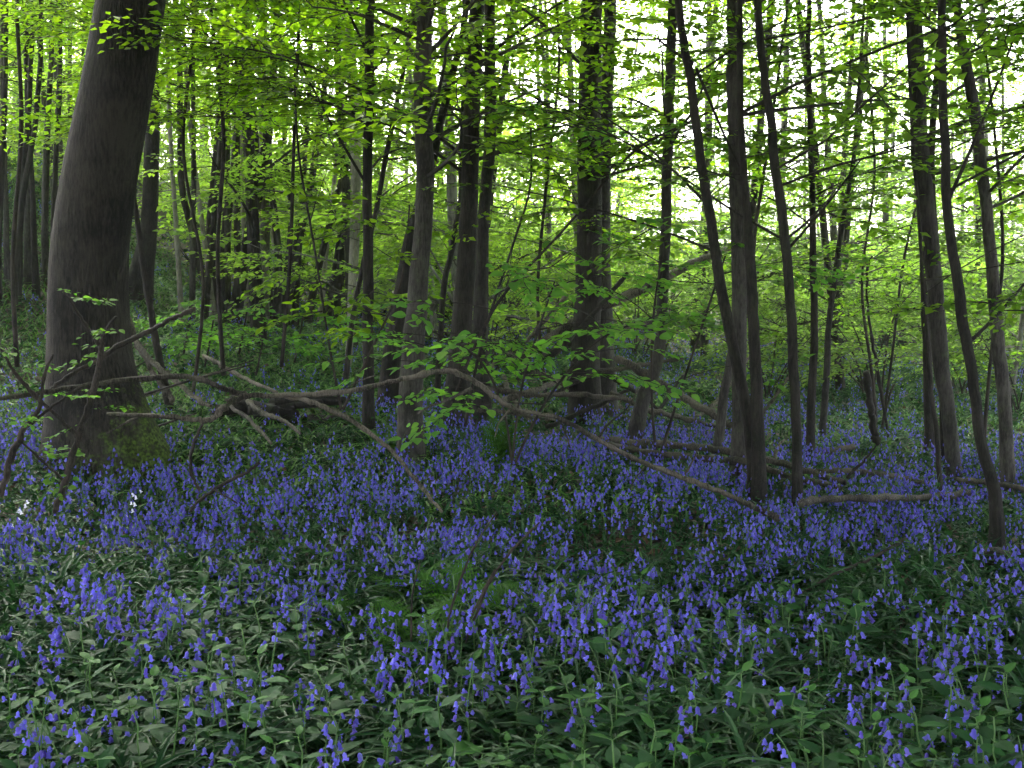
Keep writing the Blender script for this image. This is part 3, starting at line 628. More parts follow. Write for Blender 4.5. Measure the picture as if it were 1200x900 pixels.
# ------------------------------------------------------------------ fallen and dead wood
def stick_pts(line, d0, d1=None, drop=0.0):
    d1 = d0 if d1 is None else d1; n = len(line)
    return [P(q[0], q[1], d0 + (d1 - d0) * i / max(n - 1, 1)) for i, q in enumerate(line)], [q[2] / 2 * (d0 + (d1 - d0) * i / max(n - 1, 1)) / F for i, q in enumerate(line)]
def branch_mesh(mb, line, d0, d1=None, sides=9, rough=.05, seed=1, knots=True):
    pts, rad = stick_pts(line, d0, d1); n = 7 * len(pts); r = np.random.default_rng(seed)
    PP = resample(pts, n); RR = np.interp(np.linspace(0, 1, n), np.linspace(0, 1, len(rad)), rad)
    PP[1:-1] += r.normal(0, .22, (n - 2, 3)) * RR[1:-1, None]; RR = RR * r.uniform(.85, 1.12, n)
    if knots:
        for k in r.integers(2, n - 2, max(2, n // 9)): RR[k] *= 1.28
    tube(mb, PP, RR, sides, rough * 2, seed=seed)
def fallen(label, line, d0, d1=None, mat=B_LOG, name="fallen_branch", cat="fallen branch", side=(), seed=1, group=None):
    mb = MB(); branch_mesh(mb, line, d0, d1, seed=seed)
    p = P(line[0][0], line[0][1], d0); p[2] = min(p[2], p[2])
    o = rebase(mb.build(name, mat, None, True), p); tag(o, label, cat, group)
    for k, (ln, a, b) in enumerate(side):
        m = MB(); branch_mesh(m, ln, a, b, 7, seed=seed + k + 1)
        c = m.build("side_branch", mat, None, True)
        V = np.empty(len(c.data.vertices) * 3, np.float32); c.data.vertices.foreach_get('co', V)
        c.data.vertices.foreach_set('co', (V.reshape(-1, 3) - np.array(p, np.float32)).ravel()); c.parent = o
    return o
gd = G(905, 604)[1]
fallen("long arching fallen branch bowed over the bluebells, pale on top", [(912, 607, 9.4), (880, 592, 6.2), (840, 574, 7.0), (800, 560, 6.2), (740, 535, 6.2), (700, 515, 5.5), (655, 490, 5.5), (610, 482, 6.2), (580, 465, 6.2), (545, 441, 6.2), (515, 435, 6.2), (460, 447, 6.2), (400, 460, 6.2), (330, 463, 6.2), (285, 465, 7.8), (262, 478, 8.6), (250, 490, 7.0), (232, 492, 6.2), (190, 488, 5.5), (125, 485, 3.9)],
       gd, 5.2, B_LOG, side=[([(290, 464, 8.0), (262, 455, 7.2), (235, 445, 6.4), (200, 441, 6.4), (120, 448, 6.4), (60, 458, 5.6), (-15, 470, 4.8)], 5.55, 4.9),
                             ([(335, 464, 7.2), (370, 472, 6.4), (410, 492, 5.6), (450, 520, 5.6), (475, 547, 4.8), (500, 578, 4.8), (518, 600, 4.0)], 5.6, 5.0),
                             ([(552, 455, 4.0), (530, 466, 3.2), (500, 478, 2.4), (490, 485, 1.6)], 6.1, 5.9),
                             ([(162, 488, 3.2), (140, 500, 2.4), (125, 508, 1.6)], 5.25, 5.1),
                             ([(700, 515, 3.2), (712, 498, 2.4), (735, 478, 1.6), (748, 455, 1.6)], 6.6, 6.6), ([(800, 560, 2.4), (812, 540, 2.4), (820, 520, 1.6)], 7.0, 7.0),
                             ([(655, 490, 2.4), (662, 505, 2.4), (668, 525, 1.6)], 6.4, 6.3), ([(400, 460, 2.4), (418, 448, 1.6), (440, 440, 1.6)], 5.8, 5.9),
                             ([(600, 478, 2.4), (585, 495, 1.6), (580, 512, 1.6)], 6.2, 6.1), ([(760, 543, 2.4), (745, 560, 1.6), (738, 575, 1.6)], 6.8, 6.7)], seed=5)
dl = G(905, 606)[1]
fallen("dark rotten stick lying across from the arching branch's root end", [(938, 590, 8), (960, 586, 9), (1010, 584, 8), (1060, 583, 8), (1105, 581, 8), (1138, 577, 7)], dl, G(1138, 580)[1] - .1, B_LOG, "fallen_log", "log", seed=6)
fallen("long grey leaning pole slanting up right behind the central pair", [(600, 425, 11), (660, 385, 11), (700, 362, 11), (760, 335, 10), (830, 300, 8), (860, 290, 6)], 11.6, 12.6, B_DEAD, "leaning_pole", "dead trunk", seed=7)
fallen("second pale pole lying under the long leaning one", [(610, 440, 11), (650, 412, 10), (690, 395, 9), (730, 385, 8), (800, 372, 6)], 11.4, 12.2, B_DEAD, "leaning_pole", "dead trunk", seed=8)
fallen("fallen pole slanting down right behind the tree with the curved foot", [(722, 418, 9), (758, 440, 9), (800, 465, 9), (840, 488, 9), (868, 505, 8)], 10.6, 10.0, B_LOG, "fallen_pole", "dead trunk", seed=9)
fallen("upper of two logs lying side by side behind the arching branch", [(704, 515, 9), (760, 520, 10), (800, 522, 9), (850, 528, 8), (910, 542, 8), (960, 556, 8), (990, 565, 6)], G(704, 520)[1], G(990, 570)[1], B_LOG, "fallen_log", "log", seed=10)
fallen("lower mossy log of the two lying behind the arching branch", [(712, 522, 9), (760, 530, 9), (830, 538, 9), (870, 541, 7), (930, 560, 9), (985, 572, 6)], G(712, 528)[1], G(985, 576)[1], B_LOG, "fallen_log", "log", seed=11)
fallen("thin bleached forked stick standing up before the slim leaning sapling", [(908, 538, 4), (910, 528, 4), (914, 520, 3), (920, 515, 2)], G(908, 540)[1], None, B_DEAD, "dead_twig", "twig", seed=12)
fallen("broken snag standing alone in the far right bluebells", [(1026, 518, 10), (1020, 480, 9), (1015, 436, 8)], G(1026, 516)[1], None, B_DARK, "broken_snag", "dead trunk", seed=13)
fallen("low log lying far back right of the thin dark tree", [(940, 530, 6), (970, 528, 7), (1002, 524, 6)], G(970, 530)[1], None, B_LOG, "fallen_log", "log", seed=14)
fallen("grey log lying under the right-hand clump", [(940, 553, 6), (1000, 552, 6), (1045, 558, 7), (1090, 566, 5)], G(940, 556)[1], G(1090, 570)[1], B_LOG, "fallen_log", "log", seed=15)
fallen("log lying before the grey tree at the right edge", [(1120, 562, 5), (1160, 566, 7), (1210, 576, 8)], G(1120, 566)[1], G(1210, 580)[1], B_LOG, "fallen_log", "log", seed=16)
fallen("thin upright-leaning twig beside the broken snag", [(992, 560, 3), (1012, 540, 3), (1027, 522, 2)], G(992, 562)[1], None, B_TWIG, "dead_twig", "twig", seed=17)
for k, (ln, lab) in enumerate([
    ([(570, 455, 6), (620, 462, 6), (680, 463, 6), (740, 468, 5)], "thin dark pole lying level across the brushwood by the central pair"),
    ([(590, 470, 7), (640, 452, 7), (668, 440, 6)], "pale short log in the brushwood left of the central pair"),
    ([(640, 500, 6), (700, 475, 5), (740, 455, 4)], "stick crossing the foot of the central pair"),
    ([(715, 460, 6), (760, 480, 6), (800, 490, 6), (860, 505, 5)], "dark curved bough lying behind the curved foot"),
    ([(590, 440, 5), (600, 465, 5), (622, 495, 4)], "broken stick tipped on end left of the brushwood"),
    ([(720, 445, 5), (750, 462, 5), (772, 480, 4)], "short broken stick right of the central pair"),
    ([(850, 520, 5), (880, 500, 4), (905, 470, 4), (925, 440, 3)], "dark crooked stick rising behind the straight grey trunk"),
    ([(560, 480, 5), (600, 484, 5), (650, 492, 4)], "low stick before the brushwood"),
    ([(585, 455, 7), (640, 420, 7), (690, 375, 6), (735, 320, 5)], "thin pole leaning up right across the central pair"),
    ([(640, 468, 6), (690, 440, 6), (750, 428, 5), (800, 420, 4)], "grey pole lying up right behind the curved foot"),
    ([(800, 500, 5), (840, 470, 5), (870, 430, 4), (890, 400, 3)], "thin leaning stick left of the straight grey trunk"),
    ([(755, 500, 5), (780, 470, 4), (800, 440, 3)], "short stick propped beside the curved foot"),
    ([(610, 430, 8), (650, 445, 8), (700, 470, 7), (735, 492, 6)], "dark pole slanting down right at the heart of the brushwood"),
    ([(575, 430, 5), (615, 400, 5), (665, 345, 4)], "pale thin pole leaning up right over the brushwood")]):
    dd = min(G(ln[0][0], 500)[1], 12.0) + .1 * k
    fallen(lab, ln, dd, dd + .4, [B_LOG, B_DEAD, B_DARK][k % 3], "dead_stick", "stick", seed=30 + k, group="brushwood heaped by the central pair")
for k, (ln, lab) in enumerate([
    ([(150, 372, 7), (165, 410, 7), (185, 445, 7), (203, 470, 7)], "straight dead limb propped beside the massive trunk"),
    ([(155, 395, 6), (180, 425, 7), (205, 445, 6), (235, 470, 6), (248, 476, 4)], "grey limb lying down right from the massive trunk"),
    ([(238, 416, 4), (262, 430, 5), (290, 445, 5), (325, 460, 4)], "bleached limb lying in the green behind the trunk"),
    ([(290, 470, 6), (305, 482, 6), (330, 492, 5), (352, 508, 4)], "thick pale limb end lying under the arching branch"),
    ([(266, 474, 4), (290, 490, 5), (308, 508, 5), (318, 520, 3)], "mossy pale limb lying left of the thick pale limb")]):
    g0 = G(ln[-1][0], ln[-1][1] + 4)[1]
    fallen(lab, ln, g0 + (.9 if k > 1 else .5), g0, B_DEAD if k != 0 else B_LOG, "dead_limb", "dead branch", seed=50 + k, group="dead limbs behind the massive trunk")
# rotten stump heap
mb = MB(); b = G(335, 480)
for k in range(9):
    a = rng.uniform(0, 2 * PI); q = b + np.array([rng.normal(0, .28), rng.normal(0, .12), .04 + .05 * k / 2]); c = q + np.array([math.cos(a) * .5, math.sin(a) * .2, rng.uniform(-.02, .1)])
    tube(mb, resample([q - (c - q) * .5, q, c], 9), np.linspace(.07, .04, 9), 8, .12, seed=k)
tag(rebase(mb.build("rotten_stump", B_DARK, None, True), b), "dark rotten stump heap behind the arching branch, right of the massive trunk", "stump")
mb = MB(); b = G(1165, 642)
tube(mb, resample([b + np.array([0, 0, -.1]), b + np.array([.01, 0, .06]), b + np.array([.03, 0, .15])], 9), np.linspace(.13, .075, 9), 12, .14, seed=3)
tag(rebase(mb.build("mossy_stump", B_DARK, None, True), b), "low black stump at the foot of the bowed black sapling", "stump")

# dead twiggy shrub, front left
def twig_thing(name, label, cat, lines, base, mat=B_TWIG, leaves=0, seed=1, leafm=M_SAP):
    r = np.random.default_rng(seed); b = G(*base)
    root = thing(name, b, label, cat); cr = MB(); tw = MB()
    for k, (ln, d0, d1) in enumerate(lines):
        m = MB(); branch_mesh(m, ln, d0, d1, 7, .04, seed + k, knots=True)
        m.build("stem" if k == 0 else "twig", mat, root, True)
        if leaves:
            pts, _ = stick_pts(ln, d0, d1); PP = resample(pts, 20); ii = r.integers(6, 20, leaves)
            put_sprays(tw, cr, PP[ii], azel(r.uniform(0, 2 * PI, leaves), r.normal(.1, .2, leaves)), r.uniform(.2, .36, leaves), SPR_HI, r)
    if cr.n: tw.build("side_twigs", mat, root); cr.build("foliage", leafm, root)
    return root
d0 = 5.0
twig_thing("bare_shrub", "sparse dark shrub with forked bare stems before the massive trunk", "shrub", [
    ([(64, 600, 7), (78, 560, 8), (90, 520, 8), (103, 480, 8), (114, 440, 7), (119, 404, 6), (122, 390, 4), (136, 371, 3)], d0, d0),
    ([(119, 408, 5), (100, 380, 4), (84, 355, 3), (74, 341, 2)], d0, d0),
    ([(92, 512, 6), (70, 490, 5), (40, 462, 5), (20, 440, 4), (5, 415, 3), (-12, 380, 3)], d0, d0 - .1),
    ([(60, 455, 5), (90, 435, 6), (115, 423, 6), (140, 405, 6), (180, 385, 6), (205, 372, 5), (228, 362, 6)], d0 + .1, d0 + .4),
    ([(74, 562, 3), (50, 540, 3), (25, 518, 2)], d0, d0 - .1)], (66, 600), leaves=3, seed=3)
twig_thing("bare_shrub", "crooked dark stem at the left edge of the photo", "shrub", [
    ([(2, 580, 8), (12, 540, 8), (30, 500, 7), (45, 480, 5), (52, 440, 4), (62, 415, 3)], 4.9, 4.9),
    ([(32, 500, 4), (70, 470, 3), (100, 450, 3)], 4.9, 5.0)], (2, 590), leaves=3, seed=8)
twig_thing("dead_twig", "short dark twig standing up beneath the hooked branch end", "twig", [([(234, 575, 4), (225, 556, 4), (224, 530, 4), (238, 495, 3)], 6.2, 6.2)], (234, 580), seed=12)
twig_thing("dead_twig", "bent dead twig poking out of the bluebells left of centre", "twig", [([(222, 600, 3), (232, 588, 4), (260, 568, 4), (290, 553, 4), (304, 542, 4)], 6, 6), ([(246, 572, 2), (262, 580, 2), (278, 590, 2)], 6, 5.9)], (226, 600), seed=13)
twig_thing("bare_shoot", "left of the thin dark shoots rising from the front bluebells", "shoot", [([(482, 770, 3), (483, 700, 2), (492, 660, 2)], 4.1, 4.1)], (482, 772), seed=14)
twig_thing("bare_shoot", "middle dark shoot curving up right from the front bluebells", "shoot", [([(520, 772, 3), (527, 720, 3), (545, 665, 3), (562, 630, 2), (582, 600, 2)], 4.1, 4.2)], (520, 775), seed=15)
twig_thing("bare_shoot", "right-hand dark forked shoot leaning over the ferns", "shoot", [([(540, 770, 3), (552, 735, 3), (575, 680, 3), (600, 645, 3), (632, 612, 2)], 4.1, 4.2), ([(545, 740, 2), (565, 695, 3), (580, 668, 3)], 4.1, 4.1)], (540, 775), seed=16)
fallen("long thin dark stick slanting up out of the bluebells at right", [(865, 731, 3), (910, 712, 3), (940, 695, 4), (980, 672, 4), (1020, 655, 4), (1062, 631, 3)], 4.75, 5.3, B_TWIG, "dead_twig", "stick", seed=18)
twig_thing("dead_twig", "thin forked bare sapling between the snag and the right-hand clump", "twig", [([(1044, 532, 4), (1036, 480, 4), (1026, 420, 4), (1018, 370, 3), (1016, 320, 3), (1022, 300, 2)], 11.3, 11.3), ([(1036, 490, 3), (1042, 465, 3), (1048, 450, 2)], 11.3, 11.3)], (1044, 530), seed=19)
# pale dead sticks in the thicket on the left bank
for k in range(16):
    y0 = rng.uniform(9.5, 13); x0 = -rng.uniform(.36, .50) * y0 ; a = rng.uniform(0, 2 * PI); L = rng.uniform(.8, 2.2)
    p0 = np.array([x0, y0, gz(x0, y0) - .02]); p1 = p0 + np.array([math.cos(a) * L, math.sin(a) * L * .5, rng.uniform(.1, .9)]); pm = (p0 + p1) / 2 + rng.normal(0, .08, 3)
    mb = MB(); tube(mb, resample([p0, pm, p1], 12), np.linspace(.018, .006, 12), 5, .05, seed=k)
    tag(rebase(mb.build("dead_stick", B_DEAD if k % 2 else B_TWIG, None, True), p0), "dead stick tangled on the dark bank behind the massive trunk, at the left edge", "stick", "dead sticks tangled on the left bank")

# ------------------------------------------------------------------ ferns
def frond(L, r, w=.22):
    mb = MB(); n = 14; t = np.linspace(0, 1, n)
    ax = np.stack([L * (t - .15 * t ** 2) * .75, np.zeros(n), L * (.62 * t - .45 * t ** 2.2)], -1)
    tube(mb, ax, np.linspace(.0035, .001, n), 4, cap=False)
    m = 16; lp = resample(ax, m); D = []; Pp = []; sc = []
    for k in range(3, m):
        f = k / (m - 1); ln = w * L * math.sin(PI * min(1, .18 + f * .85)) ** .8 + .01
        for s in (1, -1): D.append([.35, s, -.12 + r.normal(0, .06)]); Pp.append(lp[k]); sc.append(ln)
    # a pinna: narrow blade with toothed edges
    q = 7; V = [[0, 0, 0]]; T = []
    for j in range(q):
        x = (j + .5) / q; wv = .24 * (1 - x * .85)
        V += [[x, wv, .02], [x, -wv, .02], [x + .5 / q, .02, 0], [x - .4 / q, 0, 0]]; o = 1 + 4 * j
        T += [[o + 3, o + 2, o], [o + 3, o + 1, o + 2]]
    bake(mb, (np.array(V, float), np.zeros((0, 4), int), np.array(T)), frames(np.array(D), np.tile([0, 0, 1.], (len(D), 1)), np.array(sc)), np.array(Pp))
    return mb
def fern(label, base, L, n, upright=.0, seed=1):
    r = np.random.default_rng(seed); b = G(*base); root = thing("fern", b, label, "fern")
    for k in range(n):
        mb = frond(L * r.uniform(.8, 1.1), r); V, Q, T = mb.arrays(); a = 2 * PI * k / n + r.normal(0, .25); e = upright + r.normal(0, .12)
        ca, sa, ce, se = math.cos(a), math.sin(a), math.cos(e), math.sin(e)
        R = np.array([[ca, -sa, 0], [sa, ca, 0], [0, 0, 1]]) @ np.array([[ce, 0, -se], [0, 1, 0], [se, 0, ce]])
        m2 = MB(); m2.add(V @ R.T + b, Q, T); m2.build("frond", M_FERN, root)
fern("wide fern spreading its fronds among the front bluebells, left of the bare shoots", (486, 742), .5, 6, .45, 1)
fern("fern arching behind the right-hand bare shoots in the centre", (600, 700), .5, 6, .4, 2)
fern("fern with light fronds at the left of the fern patch", (425, 712), .48, 5, .45, 3)
fern("fern between the middle bare shoots and the wide fern", (535, 690), .5, 5, .5, 8)
fern("fern at the back of the fern patch, above the wide fern", (480, 672), .45, 5, .5, 9)
fern("small upright bright fern under the arching branch in the centre", (590, 535), .72, 7, .9, 4)
fern("fern at the right edge of the front greenery", (1130, 850), .38, 7, .2, 5)
fern("second small fern beneath the arching branch, nearer the lone grey tree", (455, 505), .4, 6, .5, 6)
fern("fern rising beside the grassy patch right of the massive trunk", (285, 575), .42, 6, .3, 7)

# ------------------------------------------------------------------ bluebells
def bell(detail, L=.0175, w=.0048):
    """a hanging bell along -z from the origin"""
    mb = MB(); s = 6 if detail else 4
    zs = [0, -.25, -.8, -1] if detail else [0, -.45, -1]; rs = [.35, 1.0, .9, 1.75] if detail else [.5, 1, 1.6]
    pts = np.array([[0, 0, z * L] for z in zs]); 
    th = np.arange(s) / s * 2 * PI
    V = np.concatenate([np.stack([np.cos(th) * q * w, np.sin(th) * q * w, np.full(s, z * L) - (0 if q < 1.3 else 1) * 0], -1) for z, q in zip(zs, rs)])
    if detail:      # recurved pointed tips
        V[-s:, 2] += np.where(np.arange(s) % 2, .0035, -.001)
    Q = []
    for k in range(len(zs) - 1):
        for j in range(s): Q.append([k * s + j, k * s + (j + 1) % s, (k + 1) * s + (j + 1) % s, (k + 1) * s + j])
    mb.add(V, Q, [[0, 2, 1], [0, 3, 2]] if s == 4 else [[0, 2, 1], [0, 3, 2], [0, 4, 3], [0, 5, 4]])
    return mb.arrays()
BH, BLO = bell(True), bell(False)
def bluebell(r, H, detail=True, nbell=None, big=1.0, spread_=1.0):
    """stem bends over at the top, bells hang to one side; grows from the origin"""
    st = MB(); fl = MB(); n = 11 if detail else 6; t = np.linspace(0, 1, n)
    k = r.uniform(.25, .5)
    x = .02 * t + .10 * H / .3 * np.clip(t - .6, 0, 1) ** 1.6 * 2.2 * k * 2; z = H * (t - k * .9 * np.clip(t - .72, 0, 1) ** 1.7)
    ax = np.stack([x, np.cumsum(r.normal(0, .0015, n)), z], -1)
    tube(st, ax, np.linspace(.0028, .0014, n), 5 if detail else 3, cap=False)
    nb = nbell or r.integers(5, 9); f = np.clip(np.linspace(.56, 1, nb) + r.normal(0, .03, nb), .5, 1); lp = resample(ax, 40)[np.clip((f * 39).astype(int), 0, 39)]
    off = np.stack([r.uniform(-.008, .028, nb), r.normal(0, .019, nb), r.uniform(-.008, .008, nb)], -1)
    q = lp + off * spread_
    dn = np.stack([r.normal(.25, .3, nb), r.normal(0, .3, nb), -np.ones(nb)], -1)
    zc = -norm(dn); xc = norm(np.cross(np.tile([0, 1., 0], (nb, 1)), zc)); yc = np.cross(zc, xc)
    M = np.stack([xc, yc, zc], -1) * (r.uniform(.85, 1.2, nb) * big)[:, None, None]
    bake(fl, BH if detail else BLO, M, q)
    if detail:
        for a, b in zip(lp, q): tube(st, [a, (a + b) / 2 + [0, 0, .002], b], .0007, 3, cap=False)
    return st, fl
def blade_tpl(r, L, w=.011, n=6):
    """a strap leaf arching along +x"""
    t = np.linspace(0, 1, n); up = r.uniform(.9, 1.35); x = L * (t * math.cos(up) + .42 * t ** 2.2); z = L * (t * math.sin(up) - .55 * t ** 2.4)
    ww = w * np.sin(PI * np.clip(.22 + t * .78, 0, 1)) ** .7 / 2; ww[-1] = .0004
    y = np.cumsum(r.normal(0, .004, n))
    V = np.concatenate([np.stack([x, y + ww, z + ww * .5], -1), np.stack([x, y, z], -1), np.stack([x, y - ww, z + ww * .5], -1)])
    Q = []
    for k in range(n - 1): Q += [[k, k + 1, n + k + 1, n + k], [n + k, n + k + 1, 2 * n + k + 1, 2 * n + k]]
    return V, np.array(Q), np.zeros((0, 3), int)
BLD = [blade_tpl(np.random.default_rng(800 + k), 1.0, .055, 7) for k in range(8)]
BLD_LO = [blade_tpl(np.random.default_rng(820 + k), 1.0, .06, 4) for k in range(6)]

def clump(x, y, s=1.0, o=0.):     # smooth patchiness 0..1
    return .5 + .25 * (np.sin(x * 1.9 * s + 1.3 + o) * np.sin(y * 1.6 * s + .4 + o) + np.sin(x * 3.7 * s - y * 2.9 * s + o) * .6 + np.sin(x * 6.3 * s + y * 5.2 * s + 2 + o) * .4)
def blue_density(x, y):
    x = np.asarray(x); y = np.asarray(y)
    a = 600 + F * x / np.maximum(y, .1)
    d = sst((y - 2.9) / 1.2) * .72 + .28
    d = d * (.25 + 1.1 * sst((clump(x, y) - .28) / .45))
    d = d * (1 - .88 * sst((y - 6.5) / 7))
    green = np.exp(-(((a - 310) / 90) ** 2) - ((y - 9.2) / 1.6) ** 2)           # the grassy patch behind the trunk
    d = d * (1 - .92 * green)
    d = d * (1 - .55 * sst((470 - a) / 120) * sst((y - 7.6) / 2))
    fe = np.exp(-(((a - 480) / 95) ** 2) - ((y - 4.75) / .55) ** 2)
    d = d * (1 - .55 * fe)
    d = d * (1 - .45 * sst((a - 900) / 200) * sst((y - 6) / 4))
    return d
r = np.random.default_rng(5)
N = 100000
yy = 2.7 + (26 - 2.7) * r.random(N) ** 1.0
# uniform over the widening wedge: weight by distance
keep = r.random(N) < (yy / 26); yy = yy[keep]; xx = r.uniform(-.62, .62, len(yy)) * yy
area = .62 * (26 ** 2 - 2.7 ** 2)
dmax = len(yy) / area
want = 108 * blue_density(xx, yy)
keep = r.random(len(yy)) < want / dmax; xx = xx[keep]; yy = yy[keep]
# gather them into small clusters
xx = xx + .05 * np.sin(yy * 31) ; zz = ground(xx, yy)
inview = abs(xx / yy) < .475
near = np.argsort(np.where(inview, yy, 99)); near = near[:300]
PROTO = []; INFO = []
for k in range(14):
    rr = np.random.default_rng(900 + k); H = rr.uniform(.22, .33)
    NB = int(rr.integers(5, 10)); st, fl = bluebell(rr, H, True, NB, big=1.05)
    lv = MB(); nl = rr.integers(3, 6); az = rr.uniform(0, 2 * PI, nl)
    for q in range(nl):
        bake(lv, BLD[rr.integers(0, 8)], frames(azel(az[q:q + 1], np.zeros(1)), np.array([[0, 0, 1.]]), rr.uniform(.2, .32)), np.zeros((1, 3)))
    root = thing("bluebell", (0, 0, 0), "", "flower"); root['_o'] = [0, 0, 0]
    st.build("stem", M_STEM, root, True); fl.build("flower_head", M_BELL, root, True); lv.build("leaves", M_BLADE, root)
    PROTO.append(root); INFO.append((H, NB))
COLS = ["at the left edge", "left of the ferns", "below the ferns", "right of the bare shoots", "under the long thin stick", "at the right edge"]
NUM = {5: "five", 6: "six", 7: "seven", 8: "eight", 9: "nine"}
def lean(rz):
    a = rz % (2 * PI)
    return "nodding right" if a < PI / 4 or a > 7 * PI / 4 else "nodding away" if a < 3 * PI / 4 else "nodding left" if a < 5 * PI / 4 else "nodding forward"
for c, i in enumerate(near):
    rz = r.uniform(0, 2 * PI); loc = (xx[i], yy[i], zz[i]); px, _ = pix(*loc)
    sc = r.uniform(.8, 1.15); w = c if c < 14 else int(r.integers(0, 14))
    if c < 14: o = PROTO[c]; o.location = loc; o.rotation_euler = (r.normal(0, .08), r.normal(0, .08), rz); o.scale = (sc,) * 3
    else: o = copy_tree(PROTO[w], loc, rz, sc, (r.normal(0, .08), r.normal(0, .08)))
    h = INFO[w][0] * sc
    tag(o, f"{'short' if h < .26 else 'tall' if h > .32 else 'middling'} bluebell of {NUM[INFO[w][1]]} bells {lean(rz)}, {'in the front greenery' if yy[i] < 3.7 else 'behind the nettles'} {COLS[int(np.clip(px / 200, 0, 5))]}", "flower", "bluebells at the front of the carpet")
rest = np.setdiff1d(np.arange(len(xx)), near)
fl = MB(); st = MB()
for lod, (a, b) in enumerate([(0, 7.0), (7.0, 99)]):
    ids = rest[(yy[rest] >= a) & (yy[rest] < b)]
    for k in range(10):
        sub = ids[k::10]
        if not len(sub): continue
        rr = np.random.default_rng(1000 + k + 50 * lod)
        s0, f0 = bluebell(rr, rr.uniform(.19, .30), False, 7 if lod == 0 else 6, 1.0 if lod == 0 else 1.12, 1.25)
        az = rr.uniform(0, 2 * PI, len(sub)); up = np.stack([rr.normal(0, .1, len(sub)), rr.normal(0, .1, len(sub)), np.ones(len(sub))], -1)
        M = frames(azel(az, np.zeros(len(sub))), up, rr.uniform(.75, 1.15, len(sub))); Tt = np.stack([xx[sub], yy[sub], zz[sub]], -1)
        bake(fl, f0.arrays(), M, Tt); bake(st, s0.arrays(), M, Tt)
kindof(tag(fl.build("bluebell_carpet", M_BELL, None, True), "carpet of violet-blue bluebells covering the woodland floor", "flowers"), 'stuff')
kindof(tag(st.build("bluebell_stems", M_STEM, None, False), "green stems under the carpet of bluebells", "stems"), 'stuff')
print("bluebells", len(xx))
# white bluebells
for k, (px, py) in enumerate([(15, 612), (148, 598)]):
    b = G(px, py); s0, f0 = bluebell(np.random.default_rng(60 + k), .3, True, 7, 1.15)
    root = thing("white_bluebell", b, ["white bluebell at the left edge of the carpet", "white bluebell in front of the massive trunk's foot"][k], "flower")
    for m, nm, mt in ((s0, "stem", M_STEM), (f0, "flower_head", M_WHITE)):
        m2 = MB(); V, Q, T = m.arrays(); m2.add(V + b, Q, T); m2.build(nm, mt, root)

# ------------------------------------------------------------------ ground greenery (uncountable)
def wedge(n, d0, d1, r, half=.6, p=1.0):
    y = np.sqrt(r.random(n) ** p * (d1 ** 2 - d0 ** 2) + d0 ** 2); x = r.uniform(-half, half, n) * y
    return x, y
r = np.random.default_rng(6)
bl = MB()
for d0_, d1_, dens, tpls in [(2.4, 5.5, 1150, BLD), (5.5, 10, 380, BLD_LO), (10, 22, 150, BLD_LO)]:
    n = int(dens * .6 * (d1_ ** 2 - d0_ ** 2)); x, y = wedge(n, d0_, d1_, r)
    q = (clump(x, y, .8, 4) + .35) > r.random(n); x, y = x[q], y[q]; w = r.integers(0, len(tpls), len(x)); z = ground(x, y)
    for k in range(len(tpls)):
        s = w == k; m = s.sum(); L = r.uniform(.18, .38, m) * (1 if d1_ < 9 else .85)
        bake(bl, tpls[k], frames(azel(r.uniform(0, 2 * PI, m), r.normal(0, .15, m)), np.stack([r.normal(0, .2, m), r.normal(0, .2, m), np.ones(m)], -1), L), np.stack([x[s], y[s], z[s] - .01], -1))
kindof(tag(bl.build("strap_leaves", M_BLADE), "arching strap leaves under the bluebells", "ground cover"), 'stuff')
# grass patch, brighter
gr = MB(); n = 60000; x, y = wedge(n, 6.5, 24, r, .55)
a = 600 + F * x / y; wgt = np.exp(-(((a - 310) / 110) ** 2) - ((y - 9.4) / 2.4) ** 2) * 1.0 + .12 + .5 * (clump(x, y, .7, 9) > .6) + .8 * (a < 480) * (y > 8.5)
q = wgt > r.random(n) ; x, y = x[q], y[q]; z = ground(x, y); w = r.integers(0, 6, len(x))
for k in range(6):
    s = w == k; m = s.sum()
    bake(gr, BLD_LO[k], frames(azel(r.uniform(0, 2 * PI, m), r.normal(0, .1, m)), np.stack([r.normal(0, .15, m), r.normal(0, .15, m), np.ones(m)], -1), r.uniform(.14, .32, m)), np.stack([x[s], y[s], z[s]], -1))
kindof(tag(gr.build("grass", M_GRASS), "fresh green woodland grass behind the massive trunk", "grass"), 'stuff')
# low broad leaves: dog's mercury, bramble and the like
ul = MB()
UH, UL = leaf_hi(.30, .01, .25), LO
for d0_, d1_, dens, tpl, sz in [(2.3, 5.0, 190, UH, (.025, .055)), (2.3, 5.0, 1300, LO, (.010, .028)), (5.0, 10, 300, UL, (.028, .06)), (5.0, 10, 600, LO, (.014, .03)), (10, 24, 170, UL, (.05, .10)), (24, 60, 16, LQ, (.12, .26))]:
    n = int(dens * .6 * (d1_ ** 2 - d0_ ** 2)); x, y = wedge(n, d0_, d1_, r, .6 if d1_ < 30 else .55)
    q = sst((clump(x, y, 2.6, 5) * .6 + clump(x, y, 1.1, 8) * .4 - .22) / .42) + .04 > r.random(n); x, y = x[q], y[q]; n = len(x)
    h = .02 + .21 * r.random(n) * (.2 + 1.1 * clump(x, y, 1.7, 2)) * (1 - .6 * np.exp(-((x + .35) / .5) ** 2 - ((y - 4.6) / .5) ** 2)); z = ground(x, y) + h * (1 if d1_ < 30 else 2.0)
    bake(ul, tpl, frames(azel(r.uniform(0, 2 * PI, n), r.normal(-.1, .3, n)), np.stack([r.normal(0, .35, n), r.normal(0, .35, n), np.ones(n)], -1), r.uniform(*sz, n)), np.stack([x, y, z], -1))
kindof(tag(ul.build("undergrowth", M_UNDER), "low broad green leaves covering the woodland floor", "ground cover"), 'stuff')
